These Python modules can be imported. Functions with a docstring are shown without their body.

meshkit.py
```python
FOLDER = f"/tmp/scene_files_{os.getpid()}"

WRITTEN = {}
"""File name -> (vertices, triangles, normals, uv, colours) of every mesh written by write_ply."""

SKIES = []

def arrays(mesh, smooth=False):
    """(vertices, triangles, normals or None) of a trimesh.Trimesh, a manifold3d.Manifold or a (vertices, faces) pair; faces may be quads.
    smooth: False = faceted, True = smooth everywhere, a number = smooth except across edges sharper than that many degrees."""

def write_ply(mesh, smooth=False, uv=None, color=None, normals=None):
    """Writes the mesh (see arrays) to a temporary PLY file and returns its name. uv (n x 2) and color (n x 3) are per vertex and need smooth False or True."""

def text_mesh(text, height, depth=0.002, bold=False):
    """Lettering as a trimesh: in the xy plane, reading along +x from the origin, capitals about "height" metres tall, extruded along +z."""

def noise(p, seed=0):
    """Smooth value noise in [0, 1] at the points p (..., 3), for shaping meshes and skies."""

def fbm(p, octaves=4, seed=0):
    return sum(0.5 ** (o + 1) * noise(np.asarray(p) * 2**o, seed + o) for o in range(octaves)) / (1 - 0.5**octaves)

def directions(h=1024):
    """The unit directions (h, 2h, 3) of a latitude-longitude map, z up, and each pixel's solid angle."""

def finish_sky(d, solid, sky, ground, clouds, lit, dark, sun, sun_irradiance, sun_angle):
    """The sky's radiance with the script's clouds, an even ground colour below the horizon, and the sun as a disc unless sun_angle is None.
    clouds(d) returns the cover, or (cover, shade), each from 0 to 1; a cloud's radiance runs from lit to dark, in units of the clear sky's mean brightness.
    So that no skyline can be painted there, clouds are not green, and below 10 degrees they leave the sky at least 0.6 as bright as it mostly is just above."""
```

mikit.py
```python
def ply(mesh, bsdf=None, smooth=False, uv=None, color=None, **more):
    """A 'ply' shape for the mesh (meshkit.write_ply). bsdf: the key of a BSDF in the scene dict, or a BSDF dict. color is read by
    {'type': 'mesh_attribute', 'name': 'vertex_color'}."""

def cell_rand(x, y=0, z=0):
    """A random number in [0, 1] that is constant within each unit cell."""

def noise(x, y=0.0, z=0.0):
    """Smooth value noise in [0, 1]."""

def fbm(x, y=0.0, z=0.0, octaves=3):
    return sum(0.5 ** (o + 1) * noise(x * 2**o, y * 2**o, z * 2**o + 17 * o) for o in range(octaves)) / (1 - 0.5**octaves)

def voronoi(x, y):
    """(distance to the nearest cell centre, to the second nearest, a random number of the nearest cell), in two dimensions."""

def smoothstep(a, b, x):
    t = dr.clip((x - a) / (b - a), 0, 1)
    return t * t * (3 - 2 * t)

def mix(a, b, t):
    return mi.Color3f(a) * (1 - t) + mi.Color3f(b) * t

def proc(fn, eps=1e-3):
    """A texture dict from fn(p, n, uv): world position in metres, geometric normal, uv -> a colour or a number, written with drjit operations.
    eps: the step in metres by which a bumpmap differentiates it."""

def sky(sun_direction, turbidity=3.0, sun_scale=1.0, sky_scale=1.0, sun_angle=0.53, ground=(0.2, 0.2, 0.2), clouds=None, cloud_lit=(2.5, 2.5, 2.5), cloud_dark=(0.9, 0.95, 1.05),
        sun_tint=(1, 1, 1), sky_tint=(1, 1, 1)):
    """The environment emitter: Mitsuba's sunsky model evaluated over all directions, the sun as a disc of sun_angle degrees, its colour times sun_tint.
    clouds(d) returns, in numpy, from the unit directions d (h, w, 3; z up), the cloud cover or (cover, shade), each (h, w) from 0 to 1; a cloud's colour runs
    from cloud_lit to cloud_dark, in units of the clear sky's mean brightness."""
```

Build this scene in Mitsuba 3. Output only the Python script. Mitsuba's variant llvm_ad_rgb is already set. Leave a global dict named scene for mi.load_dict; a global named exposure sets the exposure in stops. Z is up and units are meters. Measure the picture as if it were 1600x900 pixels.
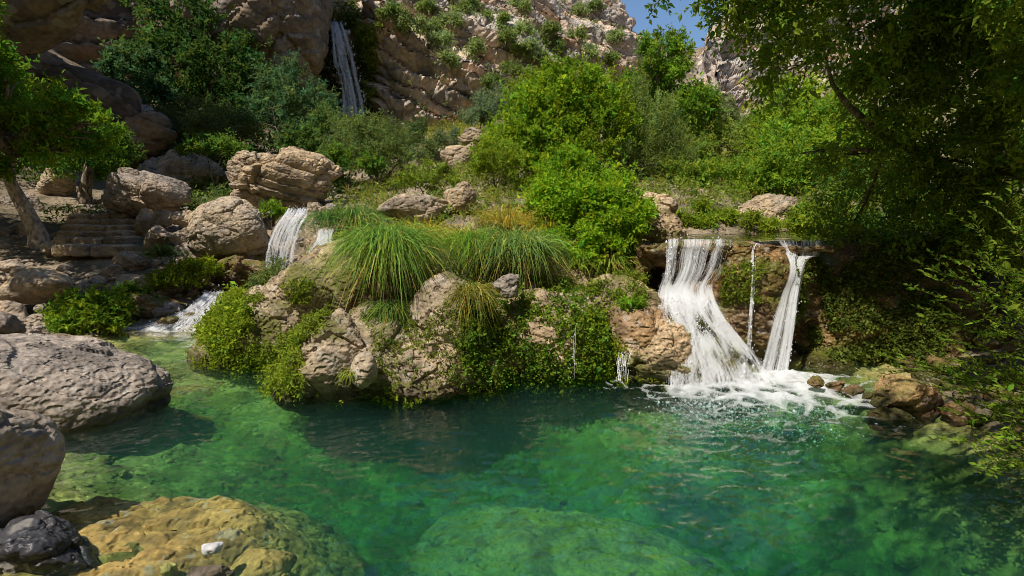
import math
import numpy as np
import trimesh
import mitsuba as mi
import drjit as dr
import mikit
import meshkit
from scipy.spatial import cKDTree
from scipy.sparse import coo_matrix
from scipy.interpolate import RBFInterpolator

# ------------------------------------------------------------------ camera, sky, exposure
FOV, EYE_H, PITCH = 86.0, 1.75, math.radians(7.3)
F = 800 / math.tan(math.radians(FOV / 2))
EYE = np.array([0.0, 0.0, EYE_H])
FWD = np.array([0, math.cos(PITCH), -math.sin(PITCH)])
UPV = np.array([0, math.sin(PITCH), math.cos(PITCH)])
T = mi.ScalarTransform4f
scene, labels = {}, {}
scene['camera'] = {'type': 'perspective', 'fov': FOV, 'fov_axis': 'x', 'near_clip': 0.05, 'far_clip': 500.0,
                   'to_world': T().look_at(origin=EYE.tolist(), target=(EYE + FWD).tolist(), up=[0, 0, 1])}
SUN = np.array([-0.38, -0.36, 0.86])
scene['sky_light'] = mikit.sky(SUN, turbidity=2.0, ground=(0.15, 0.14, 0.1), sun_tint=(0.91, 1.0, 1.15))
exposure = 1.95

# ------------------------------------------------------------------ helpers
def at(u, v, Y):
    """The point at depth Y (metres north of the camera) seen at place (u, v) of the photograph."""
    d = FWD + np.array([1.0, 0, 0]) * (u - 800) / F + UPV * (450 - v) / F
    return EYE + d * (Y / d[1])

def mpp(Y):
    return Y / F

def R(seed):
    return np.random.default_rng(seed)

def unit(a):
    a = np.asarray(a, float)
    return a / np.maximum(np.linalg.norm(a, axis=-1, keepdims=True), 1e-12)

def fbm(p, o=4, seed=0):
    return meshkit.fbm(p, o, seed) - 0.5

_used = {}
def key(name, parent=None):
    k = (parent + '__' if parent else '') + name
    n = _used.get(k, 0)
    _used[k] = n + 1
    return k if n == 0 else f'{k}_{n:03d}'

def tag(k, label=None, cat=None, group=None, kind=None):
    d = {}
    if label: d['label'] = label
    if cat: d['category'] = cat
    if group: d['group'] = group
    if kind: d['kind'] = kind
    labels[k] = d
    return k

def thing(name, label, cat, group=None):
    return tag(key(name), label, cat, group)

def put(name, mesh, mat, parent=None, smooth=True, color=None, **more):
    k = key(name, parent)
    scene[k] = mikit.ply(mesh, mat, smooth=smooth, color=color, **more)
    return k

def vnormals(v, f):
    n = np.zeros_like(v)
    c = np.cross(v[f[:, 1]] - v[f[:, 0]], v[f[:, 2]] - v[f[:, 0]])
    for k in range(3):
        np.add.at(n, f[:, k], c)
    return unit(n)

def grid_faces(nu, nv):
    i, j = np.meshgrid(np.arange(nu - 1), np.arange(nv - 1), indexing='ij')
    a = (i * nv + j).ravel()
    return np.vstack([np.stack([a, a + nv, a + nv + 1], 1), np.stack([a, a + nv + 1, a + 1], 1)])

_cells = {}
def worley(p, size, seed=0):
    """F1, F2 and the number and offset of the nearest cell, cells about `size` apart."""
    q = p / size
    lo, hi = np.floor(q.min(0)) - 2, np.ceil(q.max(0)) + 2
    n = (hi - lo).astype(int)
    if n.prod() > 3_000_000:
        raise ValueError('too many cells')
    g = np.stack(np.meshgrid(*[np.arange(m) for m in n], indexing='ij'), -1).reshape(-1, 3) + lo
    g = g + R(seed + 77).random(g.shape)
    d, i = cKDTree(g).query(q, k=2)
    return d[:, 0], d[:, 1], i[:, 0], q - g[i[:, 0]]

def facets(p, size, seed):
    """Chiselled relief: every cell is a tilted plane; returns height in units of size."""
    f1, f2, i, off = worley(p + 0.25 * size * np.stack([fbm(p / size * 1.3, 2, seed + k) for k in range(3)], 1), size, seed)
    r = R(seed).normal(size=(int(i.max()) + 1, 3)) * 0.5
    lift = R(seed + 1).random(int(i.max()) + 1) - 0.5
    crack = np.exp(-((f2 - f1) / 0.10) ** 1)
    return (off * r[i]).sum(1) * 0.6 + 0.35 * lift[i], crack

def strata(p, dip, period, seed):
    """Layered relief across the direction dip: ragged ledges."""
    s = p @ unit(dip) / period + 1.6 * fbm(p / period * 0.35, 3, seed)
    f = s - np.floor(s)
    lay = np.floor(s).astype(int)
    h = R(seed).random(4096)[lay % 4096] - 0.5
    return h * 0.9 + 0.5 * (f - 0.5) - 0.35 * np.exp(-f / 0.10)

def rock_relief(v, n, S, seed, amp=(0.10, 0.07, 0.05), dip=(0.2, 0.1, 1), lay=0.0, period=0.12):
    """Moves vertices along their normals: lumps, facets, cracks, layers; S = size of the rock."""
    d = amp[0] * S * 2 * fbm(v / S * 1.6, 4, seed)
    a, c = facets(v * [1, 1, 1.25], 0.55 * S, seed + 3)
    d += amp[1] * S * 1.25 * (a - 0.30 * c)
    a, c = facets(v * [1, 1, 1.5], 0.20 * S, seed + 5)
    rough = np.clip(meshkit.fbm(v / S * 1.9, 2, seed + 11) * 3 - .9, .15, 1)
    d += amp[2] * S * 0.60 * rough * (a - 0.35 * c)
    d -= 0.75 * amp[2] * S * rough * np.abs(fbm(v / S * 6.5, 4, seed + 8))
    d -= 0.50 * amp[2] * S * np.clip(fbm(v / S * 16, 3, seed + 12) - .06, 0, 1)
    if lay:
        d += lay * S * strata(v, dip, period * S, seed + 9)
    return v + n * d[:, None]

_ico = {}
def ico(sub):
    if sub not in _ico:
        m = trimesh.creation.icosphere(sub)
        _ico[sub] = (np.array(m.vertices), np.array(m.faces))
    return _ico[sub]

def boulder_shape(seed, sub, planes=16, soft=0.35):
    """A rounded polyhedron of about unit radius."""
    v, f = ico(sub)
    r = R(seed)
    pn = unit(r.normal(size=(planes, 3)))
    h = r.uniform(0.72, 1.0, planes)
    dots = np.maximum(v @ pn.T, 1e-3)
    rad = h / dots
    k = 9.0 / max(soft, 0.05) * 0.35
    rad = np.minimum(rad, 1.6)
    s = -np.log(np.exp(-k * rad).sum(1)) / k
    return v * np.clip(s, 0.35, 1.3)[:, None], f

def stone_mesh(c, rad, seed, sub=4, rot=(0, 0, 0), amp=(0.10, 0.07, 0.05), lay=0.0, dip=(0.3, 0.1, 1), period=0.12, soft=0.35):
    """A stone whose box is c +- rad exactly."""
    v, f = boulder_shape(seed, sub, soft=soft)
    Rm = trimesh.transformations.euler_matrix(*np.radians(rot))[:3, :3]
    rad = np.asarray(rad, float)
    v = v * rad
    S = 2 * float(np.prod(rad)) ** (1 / 3)
    v = v @ Rm.T
    v = rock_relief(v + np.asarray(c), vnormals(v, f), S, seed, amp, dip, lay, period) - c
    lo, hi = v.min(0), v.max(0)
    v = (v - (lo + hi) / 2) / ((hi - lo) / 2) * (rad if not any(rot) else (hi - lo) / 2 / ((hi - lo) / 2).max() * rad.max())
    return v + c, f

def stone_box(u0, u1, v0, v1, Y, depth=0.8, **kw):
    """A stone that fills the box u0..u1, v0..v1 of the photograph from depth Y."""
    lo, hi = at(u0, v1, Y), at(u1, v0, Y)
    c = (lo + hi) / 2
    rx, rz = (hi[0] - lo[0]) / 2, (hi[2] - lo[2]) / 2
    return stone_mesh(c, (rx, depth * (rx + rz) / 2, rz), **kw)

def tube(points, radii, sides=6):
    p = np.asarray(points, float)
    t = unit(np.gradient(p, axis=0))
    a = np.cross(t, [0.31, 0.17, 0.93])
    bad = np.linalg.norm(a, axis=1) < 0.2
    a[bad] = np.cross(t[bad], [1.0, 0, 0])
    a = unit(a)
    b = np.cross(t, a)
    ang = np.arange(sides) * 2 * np.pi / sides
    v = p[:, None] + np.broadcast_to(radii, (len(p),))[:, None, None] * (np.cos(ang)[None, :, None] * a[:, None] + np.sin(ang)[None, :, None] * b[:, None])
    i, j = np.meshgrid(np.arange(len(p) - 1), np.arange(sides), indexing='ij')
    q = np.stack([i * sides + j, i * sides + (j + 1) % sides, (i + 1) * sides + (j + 1) % sides, (i + 1) * sides + j], -1).reshape(-1, 4)
    return v.reshape(-1, 3), np.vstack([q[:, [0, 1, 2]], q[:, [0, 2, 3]]])

def join(parts):
    vs, fs, n = [], [], 0
    for v, f in parts:
        vs.append(v)
        fs.append(np.asarray(f) + n)
        n += len(v)
    return np.vstack(vs), np.vstack(fs)

def bend(a, b, r, sag=0.0, n=8, wob=0.05):
    """A crooked line from a to b."""
    a, b = np.asarray(a, float), np.asarray(b, float)
    t = np.linspace(0, 1, n)[:, None]
    L = np.linalg.norm(b - a)
    p = a + (b - a) * t
    p += np.cumsum(r.normal(size=(n, 3)) * wob * L / n ** 0.5, 0) * np.sin(np.pi * t)
    p[:, 2:] += sag * L * np.sin(np.pi * t)
    return p

# ------------------------------------------------------------------ materials
N, FB, SS, MIX = mikit.noise, mikit.fbm, mikit.smoothstep, mikit.mix

def rock_fn(light, dark, stain, moss=0.0, wet=True, s=1.0):
    def fn(p, n, uv):
        x, y, z = p.x * s, p.y * s, p.z * s
        big = FB(x * 1.1 + 3.1, y * 1.1, z * 1.7, 3)
        mid = FB(x * 5.3, y * 5.3 + 1.7, z * 7.0, 3)
        fine = FB(x * 31.0, y * 31.0, z * 31.0, 2)
        c = MIX(light, dark, SS(0.40, 0.66, big * 0.65 + mid * 0.35))
        c = MIX(c, stain, SS(0.56, 0.74, mid) * 0.55)
        tone = FB(p.x * .42 + 11.0, p.y * .42, p.z * .6, 2)
        c = c * MIX(mi.Color3f(1.06, 0.98, 0.86), mi.Color3f(0.85, 0.85, 0.85), SS(.36, .62, tone))
        streak = SS(.55, .70, FB(x * 3.1, y * 3.1 + 5.0, z * .8, 3))
        c = c * (1 - .38 * streak)
        c = c * (0.55 + 0.85 * fine)
        c = MIX(c, mi.Color3f(0.40, 0.37, 0.32), SS(0.64, 0.72, FB(x * 9 + 7, y * 9, z * 9, 2)) * 0.45)
        if moss:
            m = SS(1.0 - moss - 0.12, 1.0 - moss + 0.10, FB(x * 2.3 + 9, y * 2.3, z * 2.0, 3) + 0.16 * n.z - 0.10 * p.z)
            c = MIX(c, mi.Color3f(0.10, 0.105, 0.018) * (0.55 + 0.9 * fine), m * 0.9)
        if wet:
            w = 1 - SS(0.03, 0.20, p.z + 0.20 * (mid - 0.5))
            c = c * (1 - 0.64 * w)
        return c
    return fn

def bump_fn(s):
    return lambda p, n, uv: FB(p.x * s, p.y * s, p.z * s, 4) - 1.1 * dr.abs(FB(p.x * s * 0.37 + 5, p.y * s * 0.37, p.z * s * 0.6, 3) - 0.5) - 0.7 * SS(0.58, 0.70, FB(p.x * s * 0.7 + 5, p.y * s * 0.7, p.z * s * 0.9, 2))

def rock_mat(name, light, dark, stain, moss=0.0, wet=True, s=1.0, bump=0.035, bs=26.0, rough=0.85):
    inner = {'type': 'principled', 'base_color': mikit.proc(rock_fn(light, dark, stain, moss, wet, s)), 'roughness': rough, 'specular': 0.3}
    scene[name] = {'type': 'twosided', 'b': {'type': 'bumpmap', 'arbitrary': mikit.proc(bump_fn(bs), eps=0.25 / bs), 'scale': bump, 'nested': inner}}
    return name

LIME = rock_mat('mat_limestone', (0.46, 0.37, 0.255), (0.28, 0.245, 0.20), (0.20, 0.15, 0.10))
def cliff_fn(p, n, uv):
    s = p.z + 0.5 * p.x + 1.6 * (FB(p.x * .25, p.y * .25, p.z * .25, 3) - .5)
    band = FB(s * 1.1, s * .3 + 2.0, p.x * .05, 3)
    mid = FB(p.x * 1.2, p.y * 1.2, p.z * 1.6, 3)
    fine = FB(p.x * 6.5, p.y * 6.5, p.z * 6.5, 3)
    c = MIX(mi.Color3f(.56, .425, .305), mi.Color3f(.42, .375, .325), SS(.42, .58, band * .6 + mid * .4))
    c = MIX(c, mi.Color3f(.17, .13, .10), SS(.54, .70, mid) * .6)
    c = MIX(c, mi.Color3f(.50, .30, .16), SS(.60, .70, FB(p.x * .5 + 4, p.y * .5, p.z * .5, 2)) * .6)
    return c * (.5 + .95 * fine)
LIME_GREY = rock_mat('mat_grey_limestone', (0.40, 0.335, 0.27), (0.25, 0.22, 0.195), (0.16, 0.135, 0.11))
TUFA = rock_mat('mat_tufa', (0.47, 0.37, 0.25), (0.33, 0.26, 0.18), (0.20, 0.14, 0.085), moss=0.42)
TUFA_WET = rock_mat('mat_wet_tufa', (0.27, 0.175, 0.08), (0.15, 0.10, 0.055), (0.08, 0.06, 0.03), moss=0.46, rough=0.4)
BROWN = rock_mat('mat_brown_rock', (0.36, 0.24, 0.13), (0.24, 0.16, 0.09), (0.13, 0.09, 0.05), moss=0.30, rough=0.6)
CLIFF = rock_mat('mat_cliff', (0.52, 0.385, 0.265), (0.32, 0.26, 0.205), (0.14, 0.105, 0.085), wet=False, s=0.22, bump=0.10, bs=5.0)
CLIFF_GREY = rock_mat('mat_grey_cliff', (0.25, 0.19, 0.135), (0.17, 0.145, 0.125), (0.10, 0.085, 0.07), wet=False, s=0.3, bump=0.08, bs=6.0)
scene['mat_cliff']['b']['nested']['base_color'] = mikit.proc(cliff_fn)
AMBER = rock_mat('mat_amber_rock', (0.66, 0.375, 0.13), (0.42, 0.235, 0.085), (0.15, 0.10, 0.045), wet=False, s=1.6, bump=0.022, bs=24)
ALGAE = rock_mat('mat_algae_rock', (0.46, 0.40, 0.13), (0.25, 0.24, 0.07), (0.12, 0.12, 0.04), wet=False, s=1.6, bump=0.022, bs=24)
rock_mat('mat_pale', (0.6, 0.6, 0.6), (0.5, 0.5, 0.5), (0.4, 0.4, 0.4), wet=False)
DARK = rock_mat('mat_dark_rock', (0.06, 0.06, 0.065), (0.03, 0.03, 0.035), (0.02, 0.02, 0.02), wet=False, bump=0.02, bs=30, rough=0.42)

def ground_fn(p, n, uv):
    fine = FB(p.x * 22, p.y * 22, p.z * 22, 3)
    mid = FB(p.x * 2.2, p.y * 2.2, p.z * 2.2, 3)
    land = MIX(mi.Color3f(0.24, 0.19, 0.13), mi.Color3f(0.12, 0.10, 0.065), SS(0.35, 0.65, mid)) * (0.5 + 1.0 * fine)
    a, b, w = mikit.voronoi(p.x * 5.5 + 2.2 * fine, p.y * 5.5 + 2.2 * mid)
    peb = 0.55 + 0.6 * w
    bed = MIX(mi.Color3f(0.50, 0.40, 0.15), mi.Color3f(0.24, 0.22, 0.06), SS(0.38, 0.62, mid)) * peb * (0.6 + 0.8 * fine)
    bed = bed * (0.72 + 0.28 * SS(0.0, 0.2, b - a))
    return MIX(bed, land, SS(-0.03, 0.06, p.z))
scene['mat_ground'] = {'type': 'twosided', 'b': {'type': 'bumpmap', 'arbitrary': mikit.proc(bump_fn(20.0), eps=0.01), 'scale': 0.03,
                       'nested': {'type': 'principled', 'base_color': mikit.proc(ground_fn), 'roughness': 0.9, 'specular': 0.2}}}

def leaf_mat(name, rough=0.45, trans=1.0):
    scene[name] = {'type': 'principledthin', 'base_color': {'type': 'mesh_attribute', 'name': 'vertex_color'}, 'roughness': rough, 'diff_trans': trans, 'eta': 1.4}
    return name
LEAF = leaf_mat('mat_leaf')
LEAF_DRY = leaf_mat('mat_blade', 0.55, 0.7)
def pale_bark_fn(p, n, uv):
    f = FB(p.x * 26, p.y * 26, p.z * 9, 3)
    return MIX(mi.Color3f(0.20, 0.16, 0.12), mi.Color3f(0.46, 0.38, 0.28), SS(0.3, 0.62, f))
scene['mat_pale_bark'] = {'type': 'twosided', 'b': {'type': 'principled', 'base_color': mikit.proc(pale_bark_fn), 'roughness': 0.85}}
def bark_fn(p, n, uv):
    f = FB(p.x * 30, p.y * 30, p.z * 7, 3)
    return MIX(mi.Color3f(0.10, 0.075, 0.05), mi.Color3f(0.30, 0.24, 0.17), SS(0.3, 0.7, f))
scene['mat_bark'] = {'type': 'twosided', 'b': {'type': 'bumpmap', 'arbitrary': mikit.proc(lambda p, n, uv: FB(p.x * 40, p.y * 40, p.z * 10, 2)), 'scale': 0.01,
                     'nested': {'type': 'principled', 'base_color': mikit.proc(bark_fn), 'roughness': 0.85}}}
scene['mat_twig'] = {'type': 'twosided', 'b': {'type': 'diffuse', 'reflectance': {'type': 'rgb', 'value': [0.09, 0.065, 0.04]}}}
scene['mat_foam'] = {'type': 'principledthin', 'base_color': {'type': 'rgb', 'value': [0.92, 0.94, 0.96]}, 'roughness': 0.35, 'diff_trans': 0.55, 'eta': 1.33}
scene['mat_spray'] = {'type': 'mask', 'opacity': 0.42, 'b': {**scene['mat_foam']}}
scene['mat_thin_foam'] = {'type': 'mask', 'opacity': 0.3, 'b': {**scene['mat_foam']}}
scene['mat_clear_water'] = {'type': 'thindielectric', 'int_ior': 1.25}
scene['water_body'] = {'type': 'homogeneous', 'sigma_t': {'type': 'rgb', 'value': [0.56, 0.235, 0.42]}, 'scale': 2.3, 'albedo': {'type': 'rgb', 'value': [0.03, 0.17, 0.11]}}

# ------------------------------------------------------------------ terrain with the pool bed
G = []
def g(u, v, Y, dz=0.0):
    p = at(u, v, Y); G.append((p[0], p[1], p[2] + dz))
def w(u, v):
    """The point of the water plane seen at (u, v)."""
    d = FWD + np.array([1.0, 0, 0]) * (u - 800) / F + UPV * (450 - v) / F
    return EYE - d * (EYE_H / d[2])
def bed(u, v, depth):
    p = w(u, v); G.append((p[0], p[1], -depth))
for a in [(270, 800, .20), (120, 760, .15), (120, 880, .12), (180, 820, .13), (360, 760, .28), (330, 870, .2), (420, 720, .75), (450, 880, .42), (700, 740, 1.35), (900, 650, 1.25), (1200, 800, 2.0), (950, 860, .5), (900, 790, .62), (1080, 850, .66),
          (650, 850, .52), (250, 550, .22), (330, 590, .35), (400, 640, .6), (450, 660, .9), (1400, 800, 1.7), (1500, 860, 1.4), (1300, 680, .9), (1150, 650, .9), (1000, 640, .7), (1000, 720, 1.5), (1150, 720, 1.5),
          (780, 640, 1.2), (600, 650, 1.1), (550, 720, 1.0), (1420, 700, .5), (200, 530, .1), (300, 525, .15), (1550, 760, .5), (180, 620, .35), (600, 780, .9), (800, 720, 1.5), (880, 740, 1.35)]:
    bed(*a)
for a in [(60, 520, 8.0), (0, 500, 8.3), (110, 500, 8.8), (190, 505, 9.0), (250, 480, 9.2, -.05), (330, 458, 9.5, -.12), (390, 450, 9.6, -.1), (430, 440, 10.2, -.1), (380, 440, 10.4, -.1),
          (200, 440, 9.8), (100, 415, 10.6), (20, 430, 10.4), (150, 405, 11), (165, 345, 14), (65, 385, 11.5), (0, 380, 11.5), (130, 305, 15), (30, 300, 15), (230, 345, 13), (300, 350, 12), (280, 300, 16),
          (440, 335, 12, -.1), (480, 325, 11.3, -.15), (360, 320, 14), (300, 205, 20), (200, 215, 19), (100, 200, 19), (450, 160, 24), (390, 120, 26), (560, 200, 27), (640, 210, 27), (720, 260, 17), (700, 300, 10.5, -.2), (620, 300, 10, -.3),
          (760, 215, 22), (900, 250, 16), (1000, 280, 13), (900, 330, 9.5), (1050, 300, 11), (1150, 250, 20), (1150, 320, 11), (1250, 340, 9.5), (1160, 368, 8, -.08), (1100, 370, 7.4, -.1), (1250, 368, 8.2, -.08),
          (1320, 330, 9.5), (1400, 330, 10), (1500, 300, 10), (1200, 200, 28), (1050, 180, 30), (880, 160, 28),
          (600, 440, 7.4, -.5), (800, 440, 7.4, -.5), (960, 440, 7.4, -.5), (500, 400, 7.8, -.4), (440, 470, 7.6, -.3), (560, 360, 8.4, -.3), (780, 340, 8.2, -.3),
          (1170, 470, 7.0, -.5), (1320, 480, 7.2, -.5), (1450, 500, 6.8, -.3)]:
    g(*a)
G += [(-4.5, 5.6, .15), (-5.2, 4.4, .35), (-6.5, 6.5, .5), (-4.2, 3.0, .3), (-6, 2, .9), (-3, 1.0, .5), (-1, .6, .45), (0, .4, .45), (1, .6, .4), (2.6, .8, .35), (4.3, 2.2, .5), (4.6, 3.4, .55), (5.6, 4.5, .9), (7, 3, 1.5),
      (0, 1.6, -.45), (1.5, 1.8, -.6), (-1.4, 1.7, -.2), (0, -3, .8), (-5, -4, 2), (5, -4, 2.5), (0, -12, 13), (-14, -6, 10), (14, -4, 10), (10, 6, 4.5), (-12, 4, 2.5), (-16, 8, 5), (-22, 0, 12), (22, 0, 14), (16, 14, 6.5), (24, 30, 8),
      (-16, 18, 5.5), (-20, 30, 8), (0, 40, 11), (12, 40, 7), (17, 36, 7), (-30, 15, 22), (32, 15, 22), (0, 60, 18), (25, 55, 20), (-25, 55, 24), (0, -25, 34), (-30, -20, 30), (30, -20, 34)]
G = np.array(G)
terr = RBFInterpolator(G[:, :2], G[:, 2], kernel='linear', smoothing=0.02)
def ground_z(xy):
    xy = np.asarray(xy, float)
    z = terr(xy)
    p = np.column_stack([xy, np.zeros(len(xy))])
    far = np.clip(np.hypot(xy[:, 0], xy[:, 1] - 3) / 6, 1, 6)
    land = np.clip((z - 0.02) / 0.3, 0, 1)
    z = z + (0.10 + 0.12 * land) * far * fbm(p * 1.1 / far[:, None], 4, 5) + 0.05 * fbm(p * 5.0, 3, 6)
    near = (np.abs(xy[:, 0]) < 8) & (xy[:, 1] > 0) & (xy[:, 1] < 11)
    add = np.zeros(len(z))
    if near.any():
        q = p[near]
        a, b, _, _ = worley(q * [1, 1, 0], 0.34, 9)
        a2, b2, _, _ = worley(q + .06 * np.column_stack([fbm(q * 6, 2, 7), fbm(q * 6, 2, 8), 0 * q[:, 0]]), 0.13, 19)
        add[near] = 0.11 * (0.5 - np.minimum(a, 1)) + 0.08 * np.clip(b2 - a2, 0, .5)
    return z + (1 - land) * add
def smap(n, lo, hi, c, k):
    """Places from lo to hi, closest together at c."""
    t = np.linspace(math.asinh((lo - c) / k), math.asinh((hi - c) / k), n)
    return c + k * np.sinh(t)
gx, gy = smap(560, -45, 45, 0.2, 4.0), smap(600, -30, 70, 3.6, 2.5)
X, Yg = np.meshgrid(gx, gy, indexing='ij')
Zg = ground_z(np.column_stack([X.ravel(), Yg.ravel()]))
ground_v = np.column_stack([X.ravel(), Yg.ravel(), Zg])
put('ground', (ground_v, grid_faces(560, 600)), 'mat_ground')
tag('ground', 'rocky gorge floor and stony pool bed', None, None, 'structure')

_trees = {}
def hit(name, verts, u, v, near=0.0):
    """Where the sight line of (u, v) meets the named vertices (the closest vertex to the line that is foremost)."""
    if name not in _trees:
        d = verts - EYE
        z = d @ FWD
        ok = z > 0.3
        _trees[name] = (cKDTree(np.column_stack([d[ok, 0] / z[ok] * F + 800, 450 - (d[ok] @ UPV) / z[ok] * F])), verts[ok])
    tree, vv = _trees[name]
    i = tree.query([u, v], k=24)[1]
    c = vv[i]
    c = c[c[:, 1] > near]
    return c[np.argmin(c[:, 1])] if len(c) else vv[i[0]]

# ------------------------------------------------------------------ the pool: a closed body of green water with a rippled top
wx, wy = smap(560, -8, 8, 0.0, 4.0), np.concatenate([smap(330, 0.9, 10.2, 2.6, 2.2)])
WX, WY = np.meshgrid(wx, wy, indexing='ij')
P2 = np.column_stack([WX.ravel(), WY.ravel(), np.zeros(WX.size)])
src = w(1130, 610)
rr = np.hypot(P2[:, 0] - src[0], P2[:, 1] - src[1])
warp = np.column_stack([P2[:, 0] + 0.5 * fbm(P2 * 1.2, 2, 40), P2[:, 1] * 1.5 + 0.5 * fbm(P2 * 1.2, 2, 41), P2[:, 2]])
amp = 0.55 + 1.3 * np.exp(-rr / 0.9)
ring = np.sin(rr * 26 + 6 * fbm(P2 * 1.5, 3, 44)) * np.exp(-rr / 1.3) * 0.006
zz = amp * (0.036 * fbm(warp * 2.6, 2, 42) + 0.040 * np.abs(fbm(warp * 5.5, 2, 43)) + 0.026 * np.abs(fbm(warp * [11, 15, 1], 2, 46))) + ring
wv = np.column_stack([P2[:, 0], P2[:, 1], zz - zz.mean()])
na, nb = WX.shape
top_f = grid_faces(na, nb)
idx = np.arange(na * nb).reshape(na, nb)
rim = np.concatenate([idx[:, 0], idx[-1, 1:], idx[-2::-1, -1], idx[0, -2:0:-1]])
low = wv[rim] * [1, 1, 0] + [0, 0, -3.0]
k0 = len(wv)
m = len(rim)
i = np.arange(m); j = (i + 1) % m
side = np.vstack([np.stack([rim[i], k0 + i, k0 + j], 1), np.stack([rim[i], k0 + j, rim[j]], 1)])
cen = np.array([[0, 5, -3.0]])
bot = np.stack([k0 + j, k0 + i, np.full(m, k0 + m)], 1)
wv2 = np.vstack([wv, low, cen])
wf2 = np.vstack([top_f, side, bot])
vol = np.einsum('ij,ij->i', wv2[wf2[:, 0]], np.cross(wv2[wf2[:, 1]], wv2[wf2[:, 2]])).sum()
if vol < 0:
    wf2 = wf2[:, ::-1]
scene['water'] = {**mikit.ply(trimesh.Trimesh(wv2, wf2, process=False), 'mat_clear_water', smooth=30), 'interior': {'type': 'ref', 'id': 'water_body'}}
tag('water', 'clear green water of the pool', None, None, 'structure')

# ------------------------------------------------------------------ rock outcrop of the island and the ledge of the right falls
def ell(u, v, Y, ru, rv, rd, p):
    c = at(u, v, Y)
    r = np.array([ru * mpp(Y), rd, rv * mpp(Y)])
    q = (p - c) / r
    k0 = np.linalg.norm(q, axis=-1)
    k1 = np.linalg.norm(q / r, axis=-1)
    return k0 * (k0 - 1) / np.maximum(k1, 1e-6)

def capsule(a, b, ra, rb, p):
    a, b = np.asarray(a), np.asarray(b)
    t = np.clip(((p - a) @ (b - a)) / ((b - a) @ (b - a)), 0, 1)
    return np.linalg.norm(p - a - t[..., None] * (b - a), axis=-1) - (ra + (rb - ra) * t)

def box(lo, hi, p, r=0.05):
    c, h = (np.asarray(lo) + hi) / 2, (np.asarray(hi) - lo) / 2 - r
    q = np.abs(p - c) - h
    return np.linalg.norm(np.maximum(q, 0), axis=-1) + np.minimum(q.max(-1), 0) - r

def smin(a, b, k):
    h = np.clip(0.5 + 0.5 * (b - a) / k, 0, 1)
    return b + (a - b) * h - k * h * (1 - h)

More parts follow.
